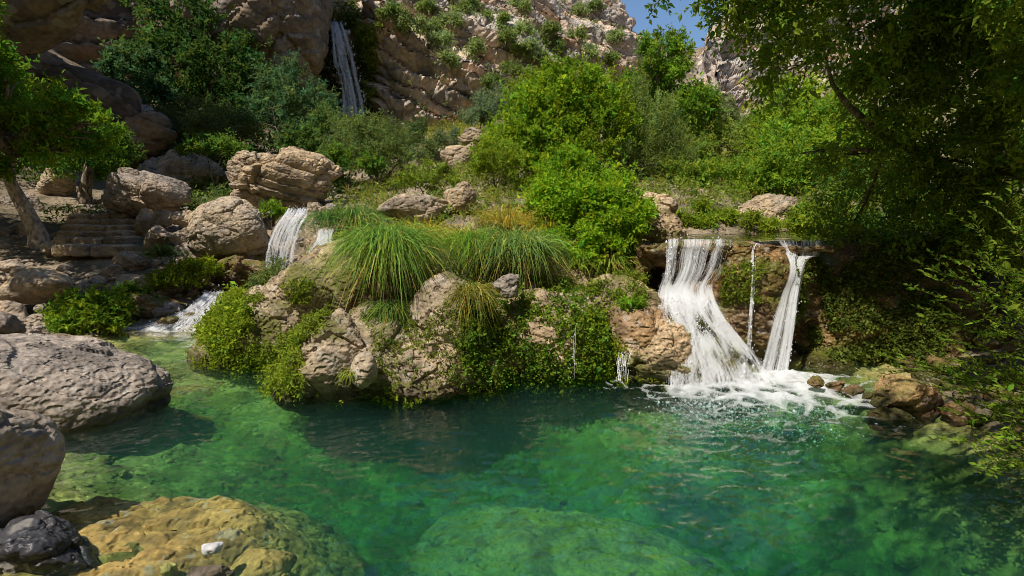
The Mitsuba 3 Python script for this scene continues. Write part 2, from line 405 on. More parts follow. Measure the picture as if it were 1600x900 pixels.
ISLAND = [(495, 604, 5.55, 72, 44, .42), (584, 568, 5.50, 70, 66, .42), (700, 545, 5.6, 56, 72, .42), (735, 575, 5.7, 50, 50, .4), (520, 562, 5.40, 60, 72, .40), (655, 592, 5.45, 80, 46, .40), (700, 500, 5.80, 60, 78, .42), (610, 545, 6.0, 95, 80, .5), (850, 530, 6.2, 130, 80, .55),
          (965, 500, 6.45, 90, 75, .55), (1015, 555, 6.1, 80, 72, .55), (440, 515, 6.9, 95, 75, .7), (375, 550, 7.0, 70, 45, .6), (490, 455, 7.0, 70, 50, .6),
          (600, 450, 7.3, 150, 85, .9), (800, 450, 7.3, 170, 70, .9), (900, 420, 8.0, 160, 60, 1.0), (560, 385, 8.8, 70, 40, .8), (1010, 370, 8.0, 60, 50, .6)]
LEDGE = [(1172, 480, 6.72, 68, 95, .52), (1176, 424, 6.70, 74, 40, .46), (1320, 520, 7.1, 110, 105, .6), (1450, 530, 6.8, 100, 115, .7), (1290, 585, 6.6, 60, 40, .4), (1380, 420, 7.4, 150, 60, .8)]
FAN = (at(1080, 462, 6.75), at(1115, 622, 6.05), 0.22, 0.52)
LIPZ = float(at(1160, 378, 6.55)[2])
lip_lo, lip_hi = np.array([at(1002, 380, 6.6)[0], 6.42, LIPZ - 0.13]), np.array([at(1300, 380, 6.6)[0], 8.6, LIPZ - 0.02])
def island_sdf(p):
    d = np.full(p.shape[:-1], 9.0)
    for e in ISLAND:
        d = smin(d, ell(*e, p), 0.10)
    return d
def ledge_sdf(p):
    d = np.full(p.shape[:-1], 9.0)
    for e in LEDGE:
        d = smin(d, ell(*e, p), 0.12)
    d = smin(d, capsule(*FAN, p), 0.16)
    d = smin(d, box(lip_lo + [0, .35, -.9], lip_hi - [0, 0, .05], p), 0.1)
    d = np.minimum(d, box(lip_lo, lip_hi, p, 0.02))
    return d
CAVE = (at(1026, 436, 5.6), at(1030, 436, 8.2), 0.165, 0.17)
def all_sdf(p):
    d = smin(island_sdf(p), ledge_sdf(p), 0.08)
    return np.maximum(d, -capsule(*CAVE, p))

def surface_nets(fn, lo, hi, h):
    ax = [np.arange(a, b + h, h) for a, b in zip(lo, hi)]
    g3 = np.stack(np.meshgrid(*ax, indexing='ij'), -1)
    val = fn(g3)
    s = val < 0
    n = np.array(val.shape) - 1
    cnt, acc = np.zeros(n), np.zeros((*n, 3))
    sl = lambda o: tuple(slice(o[k], o[k] + n[k]) for k in range(3))
    corners = list(np.ndindex(2, 2, 2))
    for a in corners:
        for k in range(3):
            if a[k] == 0:
                b = list(a); b[k] = 1
                va, vb = val[sl(a)], val[sl(b)]
                x = (va < 0) != (vb < 0)
                t = np.where(x, va / np.where(x, va - vb, 1), 0)
                acc += np.where(x[..., None], g3[sl(a)] + (g3[sl(b)] - g3[sl(a)]) * t[..., None], 0)
                cnt += x
    on = cnt > 0
    ids = np.full(n, -1)
    ids[on] = np.arange(on.sum())
    v = acc[on] / cnt[on][:, None]
    quads = []
    for k in range(3):
        o = [0, 0, 0]; o[k] = 1
        A = s[tuple(slice(0, s.shape[q] - o[q]) for q in range(3))]
        B = s[tuple(slice(o[q], s.shape[q]) for q in range(3))]
        e = np.argwhere(A != B)
        p, q = [(1, 2), (2, 0), (0, 1)][k]
        ok = (e[:, p] > 0) & (e[:, q] > 0) & (e[:, p] < n[p]) & (e[:, q] < n[q]) & (e[:, k] < n[k])
        e = e[ok]
        def cell(dp, dq):
            c = e.copy(); c[:, p] += dp; c[:, q] += dq
            return ids[tuple(c.T)]
        f = np.stack([cell(-1, -1), cell(0, -1), cell(0, 0), cell(-1, 0)], 1)
        flip = ~A[tuple(e.T)]
        f[flip] = f[flip][:, ::-1]
        quads.append(f)
    f = np.vstack(quads)
    f = f[(f >= 0).all(1)]
    return v, np.vstack([f[:, [0, 1, 2]], f[:, [0, 2, 3]]])

def rock_mass(name, label, cat, fn, lo, hi, h, mat, seed, lay, cut=None):
    v, f = surface_nets(fn, lo, hi, h)
    for k in range(2):
        v, f = trimesh.remesh.subdivide(v, f)
        v, f = np.asarray(v), np.asarray(f)
    e = np.vstack([f[:, [0, 1]], f[:, [1, 2]], f[:, [2, 0]]])
    A = coo_matrix((np.ones(2 * len(e)), (np.r_[e[:, 0], e[:, 1]], np.r_[e[:, 1], e[:, 0]])), shape=(len(v), len(v))).tocsr()
    deg = np.maximum(np.asarray(A.sum(1)), 1)
    for k in range(6):
        v = v + 0.5 * ((A @ v) / deg - v)
    n = vnormals(v, f)
    v = rock_relief(v, n, 0.8, seed, (0.075, 0.085, 0.085), (0.25, -0.1, 1), lay, 0.10)
    if cut is not None:
        v = cut(v)
    k = put(name, (v, f), mat)
    tag(k, label, cat)
    return v, f

isl_v, isl_f = rock_mass('rock_outcrop', 'pale tufa outcrop that juts into the pool under the grass clumps', 'rock', lambda p: np.maximum(island_sdf(p), -capsule(*CAVE, p)),
                         (-5.2, 4.7, -1.3), (2.6, 9.6, 2.4), 0.07, TUFA, 11, 0.03)
led_v, led_f = rock_mass('waterfall_ledge', 'wet brown rock ledge that the broad right waterfall pours over', 'rock', lambda p: np.maximum(ledge_sdf(p), -capsule(*CAVE, p)),
                         (1.2, 5.2, -1.3), (6.6, 8.9, 2.2), 0.07, TUFA_WET, 21, 0.02)

# ------------------------------------------------------------------ cliffs
def sheet(name, label, xs, rows, z0, crest, yfn, mat, seed, relief, dip, lay, period):
    back = 14
    t = np.linspace(0, 1, rows - back)
    XX, TT = np.meshgrid(xs, t, indexing='ij')
    cz = crest(XX) + relief * .5 * fbm(np.stack([XX * .6, XX * 0, XX * 0], -1), 3, seed)
    ZZ = z0 + TT * (cz - z0)
    YY = yfn(XX.ravel(), ZZ.ravel()).reshape(XX.shape)
    e = np.arange(1, back + 1)[None]
    XX = np.hstack([XX, np.repeat(XX[:, -1:], back, 1)])
    YY = np.hstack([YY, YY[:, -1:] + .5 * e ** 1.3])
    ZZ = np.hstack([ZZ, ZZ[:, -1:] - .02 * e ** 2])
    zs = np.arange(rows)
    p = np.column_stack([XX.ravel(), YY.ravel(), ZZ.ravel()])
    f = grid_faces(len(xs), len(zs))
    n = vnormals(p, f)
    if n[:, 1].mean() > 0:
        f = f[:, ::-1]; n = -n
    S = relief
    d = 0.55 * S * 2 * fbm(p / S * 0.5, 4, seed)
    a, c = facets(p * [1, 1, 0.8], 1.3 * S, seed + 2)
    d += 0.28 * S * (a - 0.35 * c)
    a, c = facets(p * [1, 1, 1.2], 0.45 * S, seed + 4)
    d += 0.12 * S * (a - 0.5 * c)
    d += lay * S * strata(p, dip, period, seed + 6) + .9 * lay * S * strata(p, dip, period * 2.9, seed + 16)
    d += 0.10 * S * fbm(p / S * 6, 3, seed + 7)
    p = p + n * d[:, None]
    k = put(name, (p, f), mat)
    tag(k, label, None, None, 'structure')
    return p

prof_s = [-5, 6, 11.0, 11.8, 13.5, 14.4, 16.5, 17.8, 20, 21.5, 25, 40]
prof_y = [26.0, 27, 27.4, 30.0, 30.6, 33.5, 34.2, 37.5, 38.4, 42.5, 44.5, 58]
def central(x, z):
    s = z + 0.50 * (x + 5) + 1.6 * fbm(np.column_stack([x * 0.25, z * 0.2, x * 0]), 3, 71)
    y = np.interp(s, prof_s, prof_y)
    y = y + 2.2 * np.exp(-((x + 8.0) / 0.9) ** 2)                         # the chute of the far waterfall
    return y
cliff_v = sheet('cliff', 'sunlit tan cliff with slanting ledges behind the bushes', np.linspace(-13, 13, 420), 330, 2.5, lambda x: np.interp(x, [-14, -4, 2, 5.0, 7.2, 8.9, 9.4, 10.6, 13], [30, 26, 22.5, 20.6, 18.4, 16.2, 13.6, 11.5, 9]), central, CLIFF, 51, 1.5, (0.50, 0, 1), 0.75, 0.85)
def right_cliff(x, z):
    return 40 + 0.35 * (z - 8) + 0.15 * (x - 16) + 1.5 * fbm(np.column_stack([x * 0.2, z * 0.2, x * 0]), 3, 73)
sheet('cliff', 'brown cliff on the right behind the overhanging tree', np.linspace(11, 40, 220), 200, 2, lambda x: np.interp(x, [11, 13.5, 14.6, 15.6, 20, 40], [3, 7, 12.0, 15.5, 23, 30]), right_cliff, CLIFF, 61, 1.5, (-0.3, 0, 1), 0.4, 1.0)
def left_cliff(x, z):
    return 31 + 0.2 * (z - 8) + np.maximum(x + 13.5, 0) * 3.0 - np.maximum(-15 - x, 0) * 0.9
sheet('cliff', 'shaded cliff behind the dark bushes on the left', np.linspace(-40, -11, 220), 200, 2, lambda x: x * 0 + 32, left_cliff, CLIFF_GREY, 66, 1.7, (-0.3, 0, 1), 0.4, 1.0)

def big_rock(name, label, box_, Y, depth, mat, seed, sub=6, **kw):
    kw = {**dict(amp=(0.10, 0.08, 0.05), lay=0.03, period=0.08, dip=(-0.45, 0.1, 1)), **kw}
    v, f = stone_box(*box_, Y, depth, seed=seed, sub=sub, **kw)
    k = put(name, (v, f), mat)
    tag(k, label, None, None, 'structure')
    return v
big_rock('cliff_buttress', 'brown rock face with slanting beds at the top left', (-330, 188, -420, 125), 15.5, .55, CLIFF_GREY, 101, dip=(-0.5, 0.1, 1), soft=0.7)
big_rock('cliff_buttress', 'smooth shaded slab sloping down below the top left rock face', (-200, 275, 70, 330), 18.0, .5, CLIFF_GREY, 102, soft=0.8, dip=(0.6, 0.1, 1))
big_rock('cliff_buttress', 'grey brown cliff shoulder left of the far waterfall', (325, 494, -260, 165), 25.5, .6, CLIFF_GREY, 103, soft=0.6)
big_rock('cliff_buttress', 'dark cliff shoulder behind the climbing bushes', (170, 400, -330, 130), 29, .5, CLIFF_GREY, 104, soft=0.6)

# ------------------------------------------------------------------ boulders and stones, each a thing of its own
def stone(label, u0, u1, v0, v1, Y, seed, mat=None, depth=0.85, sub=4, name='boulder', cat='boulder', **kw):
    v, f = stone_box(u0, u1, v0, v1, Y, depth, seed=seed, sub=sub, **kw)
    k = put(name, (v, f), mat or LIME)
    tag(k, label, cat)
    return v
LAY = dict(lay=0.035, period=0.10)
stone('huge smooth boulder leaning into the pool at the left edge', -190, 212, 522, 770, 4.75, 201, LIME_GREY, .75, 6, amp=(.06, .05, .035), lay=.015, period=.2, dip=(.5, .1, 1), soft=.5)
stone('grey boulder cut by the left picture edge in front of the huge boulder', -120, 47, 625, 885, 2.95, 202, LIME_GREY, .9, 5, amp=(.07, .05, .03))
stone('black wet rock breaking the water in the bottom left corner', -40, 152, 808, 950, 2.72, 203, DARK, .7, 5, amp=(.12, .1, .08))
stone('large layered boulder on top of the left bank above the small falls', 356, 532, 226, 338, 12.0, 204, LIME, .75, 6, **LAY, dip=(.25, .1, 1), amp=(.08, .09, .07))
stone('rounded pitted boulder beside the small left falls', 302, 422, 306, 412, 10.6, 1207, LIME, .85, 6, amp=(.06, .05, .10), soft=.8)
stone('dappled boulder above the stone steps', 166, 295, 262, 352, 13.0, 206, LIME_GREY, .8, 5, **LAY)
stone('long flat grey slab behind the dappled boulder', 205, 362, 232, 322, 17.0, 207, LIME_GREY, .8, 5, lay=.03)
stone('egg shaped tan boulder on the left bank', 10, 113, 416, 478, 8.7, 208, LIME, .8, 5, amp=(.05, .04, .04), soft=.9)
stone('flat stone under the egg shaped boulder at the left edge', -25, 55, 467, 515, 8.4, 209, LIME_GREY, .8, 4)
stone('round stone at the waterline left of the bright fern', 25, 90, 490, 530, 8.2, 210, LIME_GREY, .8, 4)
stone('small stone wedged under the egg shaped boulder', 58, 78, 474, 494, 8.4, 211, LIME_GREY, .8, 4)
stone('pale stone at the left edge behind the egg shaped boulder', -30, 28, 446, 480, 9.0, 212, LIME, .8, 4)
stone('upright brown stone at the foot of the dappled boulder', 212, 246, 325, 372, 12.2, 213, LIME, .8, 4)
stone('round grey stone between the dappled and the pitted boulder', 240, 276, 328, 360, 11.8, 214, LIME, .8, 4)
stone('smaller pale stone touching the pitted boulder', 270, 312, 328, 362, 11.5, 215, LIME, .8, 4)
stone('flat grey stone in front of the round grey stone', 226, 280, 352, 384, 11.2, 216, LIME_GREY, .8, 4)
stone('broken pale stone below the pitted boulder', 272, 312, 354, 392, 11.0, 217, LIME, .8, 4)
stone('grey stone right of the bottom step', 178, 232, 392, 428, 10.4, 218, LIME_GREY, .9, 4)
stone('square grey stone below the steps', 152, 188, 412, 446, 10.0, 219, LIME_GREY, .9, 4)
stone('wide grey stone above the dark fern', 182, 246, 428, 468, 9.7, 220, LIME_GREY, .9, 4)
stone('small grey stone right of the egg shaped boulder', 128, 166, 432, 472, 9.4, 221, LIME_GREY, .9, 4)
stone('low stone beside the egg shaped boulder', 98, 136, 446, 478, 9.1, 222, LIME_GREY, .9, 4)
stone('pale ledge stone under the left tree', 55, 122, 262, 312, 15.0, 223, LIME, .7, 4, **LAY)
stone('shaded ledge stone left of the leaning trunk', -10, 62, 300, 360, 13.5, 224, LIME_GREY, .8, 4, **LAY)
stone('long dark stone beside the foot of the leaning trunk', -20, 60, 345, 402, 12.0, 225, LIME_GREY, .8, 4, **LAY)
stone('shaded rock behind the leaning trunk', 40, 150, 225, 290, 17.0, 226, LIME_GREY, .8, 4, **LAY)
stone('mossy brown stone at the foot of the left cascade', 150, 215, 478, 524, 8.9, 227, TUFA_WET, .8, 4)
stone('small round mossy stone in the left cascade', 250, 280, 494, 514, 8.55, 228, TUFA_WET, .8, 4)
stone('tiny mossy stone in the left cascade near the outcrop', 288, 312, 487, 510, 8.7, 229, TUFA_WET, .8, 4)
stone('brown rock lip that the left cascade runs over', 165, 345, 452, 520, 9.25, 230, TUFA_WET, .55, 5, lay=.03)
stone('mossy rock wall right of the small left falls', 480, 528, 316, 432, 10.5, 231, TUFA, .8, 5)
stone('dark wet rock behind the small left falls', 412, 486, 328, 440, 11.7, 232, TUFA_WET, .7, 5)
stone('mossy dark rock under the pitted boulder', 320, 425, 385, 450, 10.3, 233, TUFA_WET, .7, 5)
stone('smooth round stone leaning on the outcrop front', 546, 590, 548, 606, 5.02, 234, LIME, .9, 5, amp=(.04, .03, .03), soft=.9)
stone('cracked pale boulder at the left tip of the outcrop', 458, 590, 482, 634, 5.35, 235, TUFA, .8, 6, amp=(.09, .1, .09))
stone('low cracked boulder at the waterline in the middle of the outcrop', 588, 734, 538, 632, 5.35, 236, TUFA, .7, 6, amp=(.1, .11, .09))
stone('smooth brown dome of rock at the foot of the broad waterfall', 926, 1058, 462, 622, 5.95, 248, BROWN, .65, 6, amp=(.07, .05, .05), soft=.8)
stone('tall brown knob of rock under the middle of the outcrop', 640, 756, 424, 582, 5.75, 237, TUFA, .7, 6, amp=(.09, .1, .1))
stone('small grey stone on top of the knob of rock', 768, 812, 428, 466, 5.75, 238, LIME_GREY, .9, 4, amp=(.1, .1, .1))
stone('pale round boulder on the crest between bushes and right waterfall', 978, 1066, 298, 392, 8.2, 239, LIME, .8, 6, amp=(.09, .1, .09))
stone('pale layered boulder above the ledge of the right waterfall', 1140, 1250, 302, 370, 9.2, 240, LIME, .7, 5, **LAY)
stone('pale crag among the bushes in the middle', 688, 756, 226, 292, 16.5, 241, LIME, .8, 5, amp=(.13, .13, .1))
stone('upper pale crag under the grey tree', 716, 776, 200, 240, 19.5, 242, LIME, .8, 5, amp=(.12, .13, .1))
stone('small pale crag left of the middle crags', 662, 704, 232, 262, 18.5, 243, LIME, .8, 4, amp=(.12, .13, .1))
stone('pale stone lying in the grass on the outcrop', 692, 744, 284, 334, 9.3, 244, LIME, .8, 4)
stone('flat pale stone slab in the grass left of the pale stone', 590, 700, 302, 350, 9.0, 245, LIME, .9, 4)
stone('orange brown boulder at the waterline under the right shrub', 1358, 1482, 588, 692, 4.9, 346, BROWN, .8, 5, amp=(.1, .1, .08))
stone('flat orange stone in front of the orange brown boulder', 1352, 1430, 636, 676, 4.75, 247, BROWN, .8, 4)
for kk, (a, b, c, d) in enumerate([(1285, 1322, 594, 614), (1312, 1350, 602, 624), (1262, 1290, 588, 606), (1340, 1372, 612, 640)]):
    stone(['reddish stone at the foot of the mossy wall', 'flat reddish stone nearest the orange brown boulder but one', 'small reddish stone closest to the right waterfall', 'reddish stone touching the orange brown boulder'][kk], a, b, c, d, 5.45 - .1 * kk, 350 + kk, BROWN, .9, 4, name='stone', cat='stone', amp=(.14, .12, .10), soft=.2)
# submerged rock at the front left
def slab(label, x, y, z, rx, ry, rz, seed, mat, rot=0.0, sub=5, name='submerged_rock', **kw):
    v, f = stone_mesh((0, 0, 0), (rx, ry, rz), seed, sub, amp=kw.pop('amp', (.05, .07, .05)), **kw)
    c, s = math.cos(rot), math.sin(rot)
    v = v @ np.array([[c, s, 0], [-s, c, 0], [0, 0, 1]]) + [x, y, z]
    k = put(name, (v, f), mat)
    tag(k, label, 'rock')
    return v
def under(u, v, d):
    q = w(u, v)
    return EYE + (q - EYE) * (EYE_H + d) / EYE_H
def shelf(label, c, rx, ry, rot, seed, h=.011, depth=.085, mat=AMBER, slope=.6):
    a = np.arange(-rx * 1.25, rx * 1.25, h); b = np.arange(-ry * 1.25, ry * 1.25, h)
    A, B_ = np.meshgrid(a, b, indexing='ij')
    q = np.column_stack([A.ravel(), B_.ravel(), np.zeros(A.size)])
    rad = np.hypot(q[:, 0] / rx, q[:, 1] / ry) + .34 * fbm(q * 2.2, 4, seed)
    z = -depth - slope * np.maximum(rad - .50, 0) ** 1.1 - .10 * q[:, 0] + .07 * fbm(q * 2.0, 4, seed + 1)
    f1, c1 = facets(q * [.55, 1.3, 1], .30, seed + 2)
    f2_, c2 = facets(q * [.5, 1.6, 1], .10, seed + 3)
    z += .05 * (f1 - .3 * c1) + .032 * (f2_ - .4 * c2) + .030 * strata(q, (.25, 1, 0), .11, seed + 4) - .05 * np.abs(fbm(q * [5, 14, 1], 4, seed + 5)) + .02 * fbm(q * 22, 3, seed + 6)
    co, si = math.cos(rot), math.sin(rot)
    v = np.column_stack([c[0] + co * q[:, 0] - si * q[:, 1], c[1] + si * q[:, 0] + co * q[:, 1], np.minimum(z, .02 if depth < .1 else -.08)])
    k = put('submerged_rock', (v, grid_faces(len(a), len(b))), mat, smooth=45)
    tag(k, label, 'rock')
shelf('broad golden brown rock shelf just under the clear water at the front left', w(228, 796), 1.0, .84, .5, 301, depth=.098)
shelf('yellow green algae covered rock hump under the water at the bottom centre', under(930, 815, .45), 1.10, .66, -.25, 311, .014, .60, ALGAE, .40)
shelf('pale green rock under the water left of the foam', under(975, 655, .5), .75, .36, -.2, 313, .012, .48, ALGAE, .35)
shelf('flat brown rock under the shallow water of the left channel', w(290, 575), .75, .55, .2, 314, .016, .18, AMBER)
p = w(400, 830)
slab('golden brown stone under water right of the golden slab', p[0], p[1], -.26, .20, .15, .12, 302, AMBER, .3, 5)
p = w(330, 858)
slab('small white pebble breaking the water at the bottom left', p[0], p[1], 0.0, .055, .04, .03, 304, 'mat_pale', .2, 3, name='pebble')
p = w(325, 890)
slab('flat grey stone at the bottom picture edge near the white pebble', p[0], p[1], -.03, .12, .09, .05, 305, LIME, .4, 4, name='submerged_stone')

# ------------------------------------------------------------------ stone steps on the left bank
def block_mesh(c, rad, seed, sub=4):
    """A roughly squared stone block."""
    v, f = ico(sub)
    v = np.sign(v) * np.abs(v) ** .28
    v = v / np.abs(v).max(0) * rad
    p = v + c
    n = vnormals(v, f)
    return p + n * (.05 * fbm(p * 3.0, 3, seed) + .03 * fbm(p * 9.0, 3, seed + 1))[:, None], f
k = thing('stone_steps', 'worn flight of stone steps in dappled shade right of the leaning tree', 'steps')
rs = R(400)
rise = np.maximum.accumulate([float(ground_z(np.array([[(at(90 + 48 * i / 8, 404 - 60 * i / 8, 10.9 + 3.3 * i / 8)[0] + at(203, 404, 10.9 + 3.3 * i / 8)[0]) / 2, 10.9 + 3.3 * i / 8]]))[0]) + .15 + .02 * i for i in range(9)])
rise = np.linspace(rise[0], max(rise[-1], rise[0] + .95), 9) + np.maximum(0, max(rise - np.linspace(rise[0], max(rise[-1], rise[0] + .95), 9)))
for i in range(9):
    t = i / 8
    v = 404 - 60 * t
    Y = 10.9 + 3.3 * t
    uL, uR = 84 + 48 * t, 196 + 14 * t
    a, b = at(uL, v, Y), at(uR, v, Y)
    nb_ = 3
    cuts = np.sort(np.concatenate([[0, 1], np.clip(np.linspace(0, 1, nb_ + 1)[1:-1] + rs.normal(size=nb_ - 1) * .06, .1, .9)]))
    for q in range(nb_):
        x0, x1 = a[0] + (b[0] - a[0]) * cuts[q], a[0] + (b[0] - a[0]) * cuts[q + 1]
        v_, f_ = block_mesh(((x0 + x1) / 2, Y + .22 + rs.normal() * .02, rise[i] - .06 + rs.normal() * .01), ((x1 - x0) / 2 + .01, .33, .12), 410 + i * 5 + q)
        put('tread', (v_, f_), LIME, k)
for q, (u0, u1, v0, v1, Y) in enumerate([(66, 92, 376, 400, 11.2), (82, 106, 360, 384, 11.9), (98, 122, 348, 368, 12.7), (114, 138, 338, 356, 13.5)]):
    v_, f_ = stone_box(u0, u1, v0, v1, Y, 1.3, seed=460 + q, sub=4, soft=.3)
    put('kerb', (v_, f_), LIME, k)

# loose stones and gravel on the left bank
def rubble(name, label, xy, size, seed, mat):
    r = R(seed)
    v0, f0 = ico(2)
    parts = []
    z = ground_z(xy)
    for i, (x, y) in enumerate(xy):
        s = size * np.exp(r.normal() * .45)
        d = v0 * (1 + .35 * fbm(v0 * 1.7 + i * 3.3, 2, seed)[:, None] * 2)
        M = trimesh.transformations.random_rotation_matrix(r.random(3))[:3, :3]
        d = (d * s * r.uniform(.55, 1.15, 3)) @ M.T
        d[:, 2] *= .7
        parts.append((d + [x, y, z[i] + .2 * s], f0))
    kk = put(name, join(parts), mat, smooth=40)
    tag(kk, label, None, None, 'stuff')
r = R(470)
xy = np.column_stack([r.uniform(-11, -3.6, 1500), r.uniform(7.6, 15, 1500)])
z = terr(xy)
ok = (z > .05) & (xy[:, 0] / xy[:, 1] > -1.0) & ~((xy[:, 1] > 10.4) & (xy[:, 0] / xy[:, 1] > -.86) & (xy[:, 0] / xy[:, 1] < -.66))
rubble('gravel', 'grey brown rubble lying over the left bank', xy[ok][:750], .085, 471, LIME_GREY)
xy = np.column_stack([r.uniform(-12, -3.2, 1500), r.uniform(-1, 8.5, 1500)])
rubble('gravel', 'grey brown rubble on the bank behind the huge boulder', xy[terr(xy) > .1][:700], .10, 474, LIME_GREY)
xy = np.column_stack([r.uniform(-4, 3.5, 900), r.uniform(2.2, 6, 900)])
rubble('pebbles', 'stones on the bed of the pool', xy[:90], .035, 472, 'mat_ground')
xy = np.column_stack([r.uniform(2.6, 5.6, 500), r.uniform(3.2, 6.4, 500)])
xy = xy[terr(xy) > -.04][:160]
rubble('rubble', 'brown stones along the shaded right bank', xy, .08, 473, TUFA_WET)

# ------------------------------------------------------------------ falling water
def grad_push(P, fn, off, it=4):
    P = P.copy()
    for _ in range(it):
        d = fn(P)
        e = 0.01
        gr = np.stack([fn(P + np.eye(3)[k] * e) - d for k in range(3)], -1) / e
        P += unit(gr) * np.clip(off - d, 0, .2)[..., None]
    return P

class Fall:
    def __init__(self, rows):
        """rows: (uL, uR, v, Y) from the lip down."""
        self.L = np.array([at(a, v, Y) for a, b, v, Y in rows])
        self.Rr = np.array([at(b, v, Y) for a, b, v, Y in rows])
        m_ = (self.L + self.Rr) / 2
        self.t = np.r_[0, np.cumsum(np.linalg.norm(np.diff(m_, axis=0), axis=1))]
        self.len = self.t[-1]
        self.t = self.t / self.len
    def __call__(self, s, t):
        from scipy.interpolate import PchipInterpolator
        l, r_ = PchipInterpolator(self.t, self.L)(t), PchipInterpolator(self.t, self.Rr)(t)
        return l + (r_ - l) * s[..., None]

def ribbons(fall, n, width, length, seed, gaps=0, srange=(0, 1), trange=(0, 1), wander=.05, fn=None, off=.035, seg=10, lift=.35, smode=None):
    r = R(seed)
    s0 = r.uniform(*srange, n) if smode is None else np.clip(r.choice(smode, n) + r.normal(size=n) * .025, 0, 1)
    ln = r.uniform(*length, n)
    t0 = r.uniform(trange[0] - .4 * ln, trange[1] - .5 * ln)
    if gaps:
        ok = meshkit.fbm(np.column_stack([s0 * 13, (t0 + .5 * ln) * 15, s0 * 0]), 2, seed) > gaps
        s0, ln, t0 = s0[ok], ln[ok], t0[ok]
        n = len(s0)
    tt = np.clip(t0[:, None] + ln[:, None] * np.linspace(0, 1, seg), *trange)
    ss = s0[:, None] + wander * np.cumsum(r.normal(size=(n, seg)) * .4, 1) * .5
    ss = np.clip(ss, 0, 1)
    P = fall(ss, tt) + r.normal(size=(n, 1, 3)) * .008
    if fn is not None:
        P = grad_push(P, fn, off)
    side_ = unit(fall(np.clip(ss, 0, 1) * 0 + 1, tt) - fall(ss * 0, tt))
    out = np.cross(side_, unit(np.gradient(P, axis=1)))
    out[np.einsum('nsk,k->ns', out, np.array([0, -1, .4])) < 0] *= -1
    wd = (width[0] + (width[1] - width[0]) * r.random(n) ** 2)[:, None] * np.sin(np.pi * np.linspace(.06, .96, seg)) ** .6 * (1 + .5 * r.normal(size=(n, seg)).clip(-1, 1) * .6)
    V = np.stack([P - side_ * wd[..., None] / 2, P + out * wd[..., None] * lift, P + side_ * wd[..., None] / 2], 2)
    i, j, c = np.meshgrid(np.arange(n), np.arange(seg - 1), np.arange(2), indexing='ij')
    a = (i * seg * 3 + j * 3 + c).reshape(-1)
    f = np.vstack([np.stack([a, a + 1, a + 4], 1), np.stack([a, a + 4, a + 3], 1)])
    return V.reshape(-1, 3), f

OCT = (np.array([[1, 0, 0], [-1, 0, 0], [0, 1, 0], [0, -1, 0], [0, 0, 1], [0, 0, -1.0]]), np.array([[0, 2, 4], [2, 1, 4], [1, 3, 4], [3, 0, 4], [2, 0, 5], [1, 2, 5], [3, 1, 5], [0, 3, 5]]))
def drops(P, size, seed, long=1.6):
    r = R(seed)
    s = size * np.exp(r.normal(size=len(P)) * .5)
    V = P[:, None] + OCT[0][None] * s[:, None, None] * [1, 1, long]
    f = OCT[1][None] + (np.arange(len(P)) * 6)[:, None, None]
    return V.reshape(-1, 3), f.reshape(-1, 3)

def fall_points(fall, n, seed, spread, fn=None, off=.06, trange=(0, 1)):
    r = R(seed)
    P = fall(r.uniform(-.03, 1.03, n), r.uniform(*trange, n))
    if fn is not None:
        P = grad_push(P, fn, off)
    return P + r.normal(size=P.shape) * spread

# the broad fan fall on the right
fanf = Fall([(1048, 1142, 378, 6.62), (1044, 1140, 386, 6.40), (1042, 1128, 420, 6.33), (1030, 1112, 455, 6.22), (1030, 1122, 480, 6.05), (1042, 1150, 520, 5.85), (1046, 1182, 560, 5.68), (1046, 1208, 606, 5.50)])
k = thing('waterfall', 'broad white waterfall that fans out over the ledge into the pool', 'waterfall')
side_strands = ribbons(fanf, 620, (.002, .007), (.10, .34), 501, trange=(0, .46), wander=.02, fn=ledge_sdf, off=.05, smode=[.03, .10, .29, .36, .40, .50, .61, .80])
put('veil', join([side_strands, ribbons(fanf, 170, (.0015, .005), (.05, .2), 502, trange=(0, .46), fn=ledge_sdf, off=.05)]), 'mat_spray', k)
put('cascade', join([ribbons(fanf, 4600, (.003, .008), (.04, .13), 503, .44, trange=(.36, 1), wander=.03, fn=ledge_sdf, off=.05, seg=6),
                     ribbons(fanf, 1200, (.003, .009), (.04, .11), 504, .46, srange=(.15, .85), trange=(.34, .80), fn=ledge_sdf, off=.06, seg=6)]), 'mat_spray', k)
put('spray', join([drops(fall_points(fanf, 1800, 505, .025, ledge_sdf, .07, (.45, 1)), .0034, 506), drops(fall_points(fanf, 250, 507, .03, ledge_sdf, .06, (0, .5)), .003, 508)]), 'mat_foam', k)
labels[k + '__spray'] = {'kind': 'stuff'}
# the narrow right fall
narrow = Fall([(1205, 1290, 378, 6.70), (1218, 1276, 392, 6.50), (1228, 1256, 412, 6.34), (1222, 1248, 450, 6.25), (1208, 1240, 510, 6.12), (1192, 1232, 570, 6.0), (1186, 1228, 596, 5.9)])
k = thing('waterfall', 'narrow bluish waterfall gathered into one stream right of the broad one', 'waterfall')
put('stream', join([ribbons(narrow, 900, (.002, .007), (.12, .45), 511, trange=(0.04, 1), wander=.03, smode=[.05, .15, .25, .35, .62, .7, .8, .9, .97], fn=ledge_sdf, off=.04), ribbons(narrow, 260, (.002, .006), (.08, .3), 512, trange=(.0, 1), fn=ledge_sdf, off=.04)]), 'mat_spray', k)
put('spray', drops(fall_points(narrow, 420, 513, .03, None, 0, (.5, 1)), .003, 514), 'mat_foam', k)
labels[k + '__spray'] = {'kind': 'stuff'}
thin = Fall([(1172, 1190, 380, 6.5), (1172, 1182, 392, 6.36), (1174, 1180, 430, 6.24), (1171, 1177, 480, 6.2), (1166, 1172, 548, 6.18)])
k = put('waterfall', join([ribbons(thin, 22, (.003, .007), (.2, .6), 521), drops(fall_points(thin, 120, 522, .008), .004, 523)]), 'mat_foam')
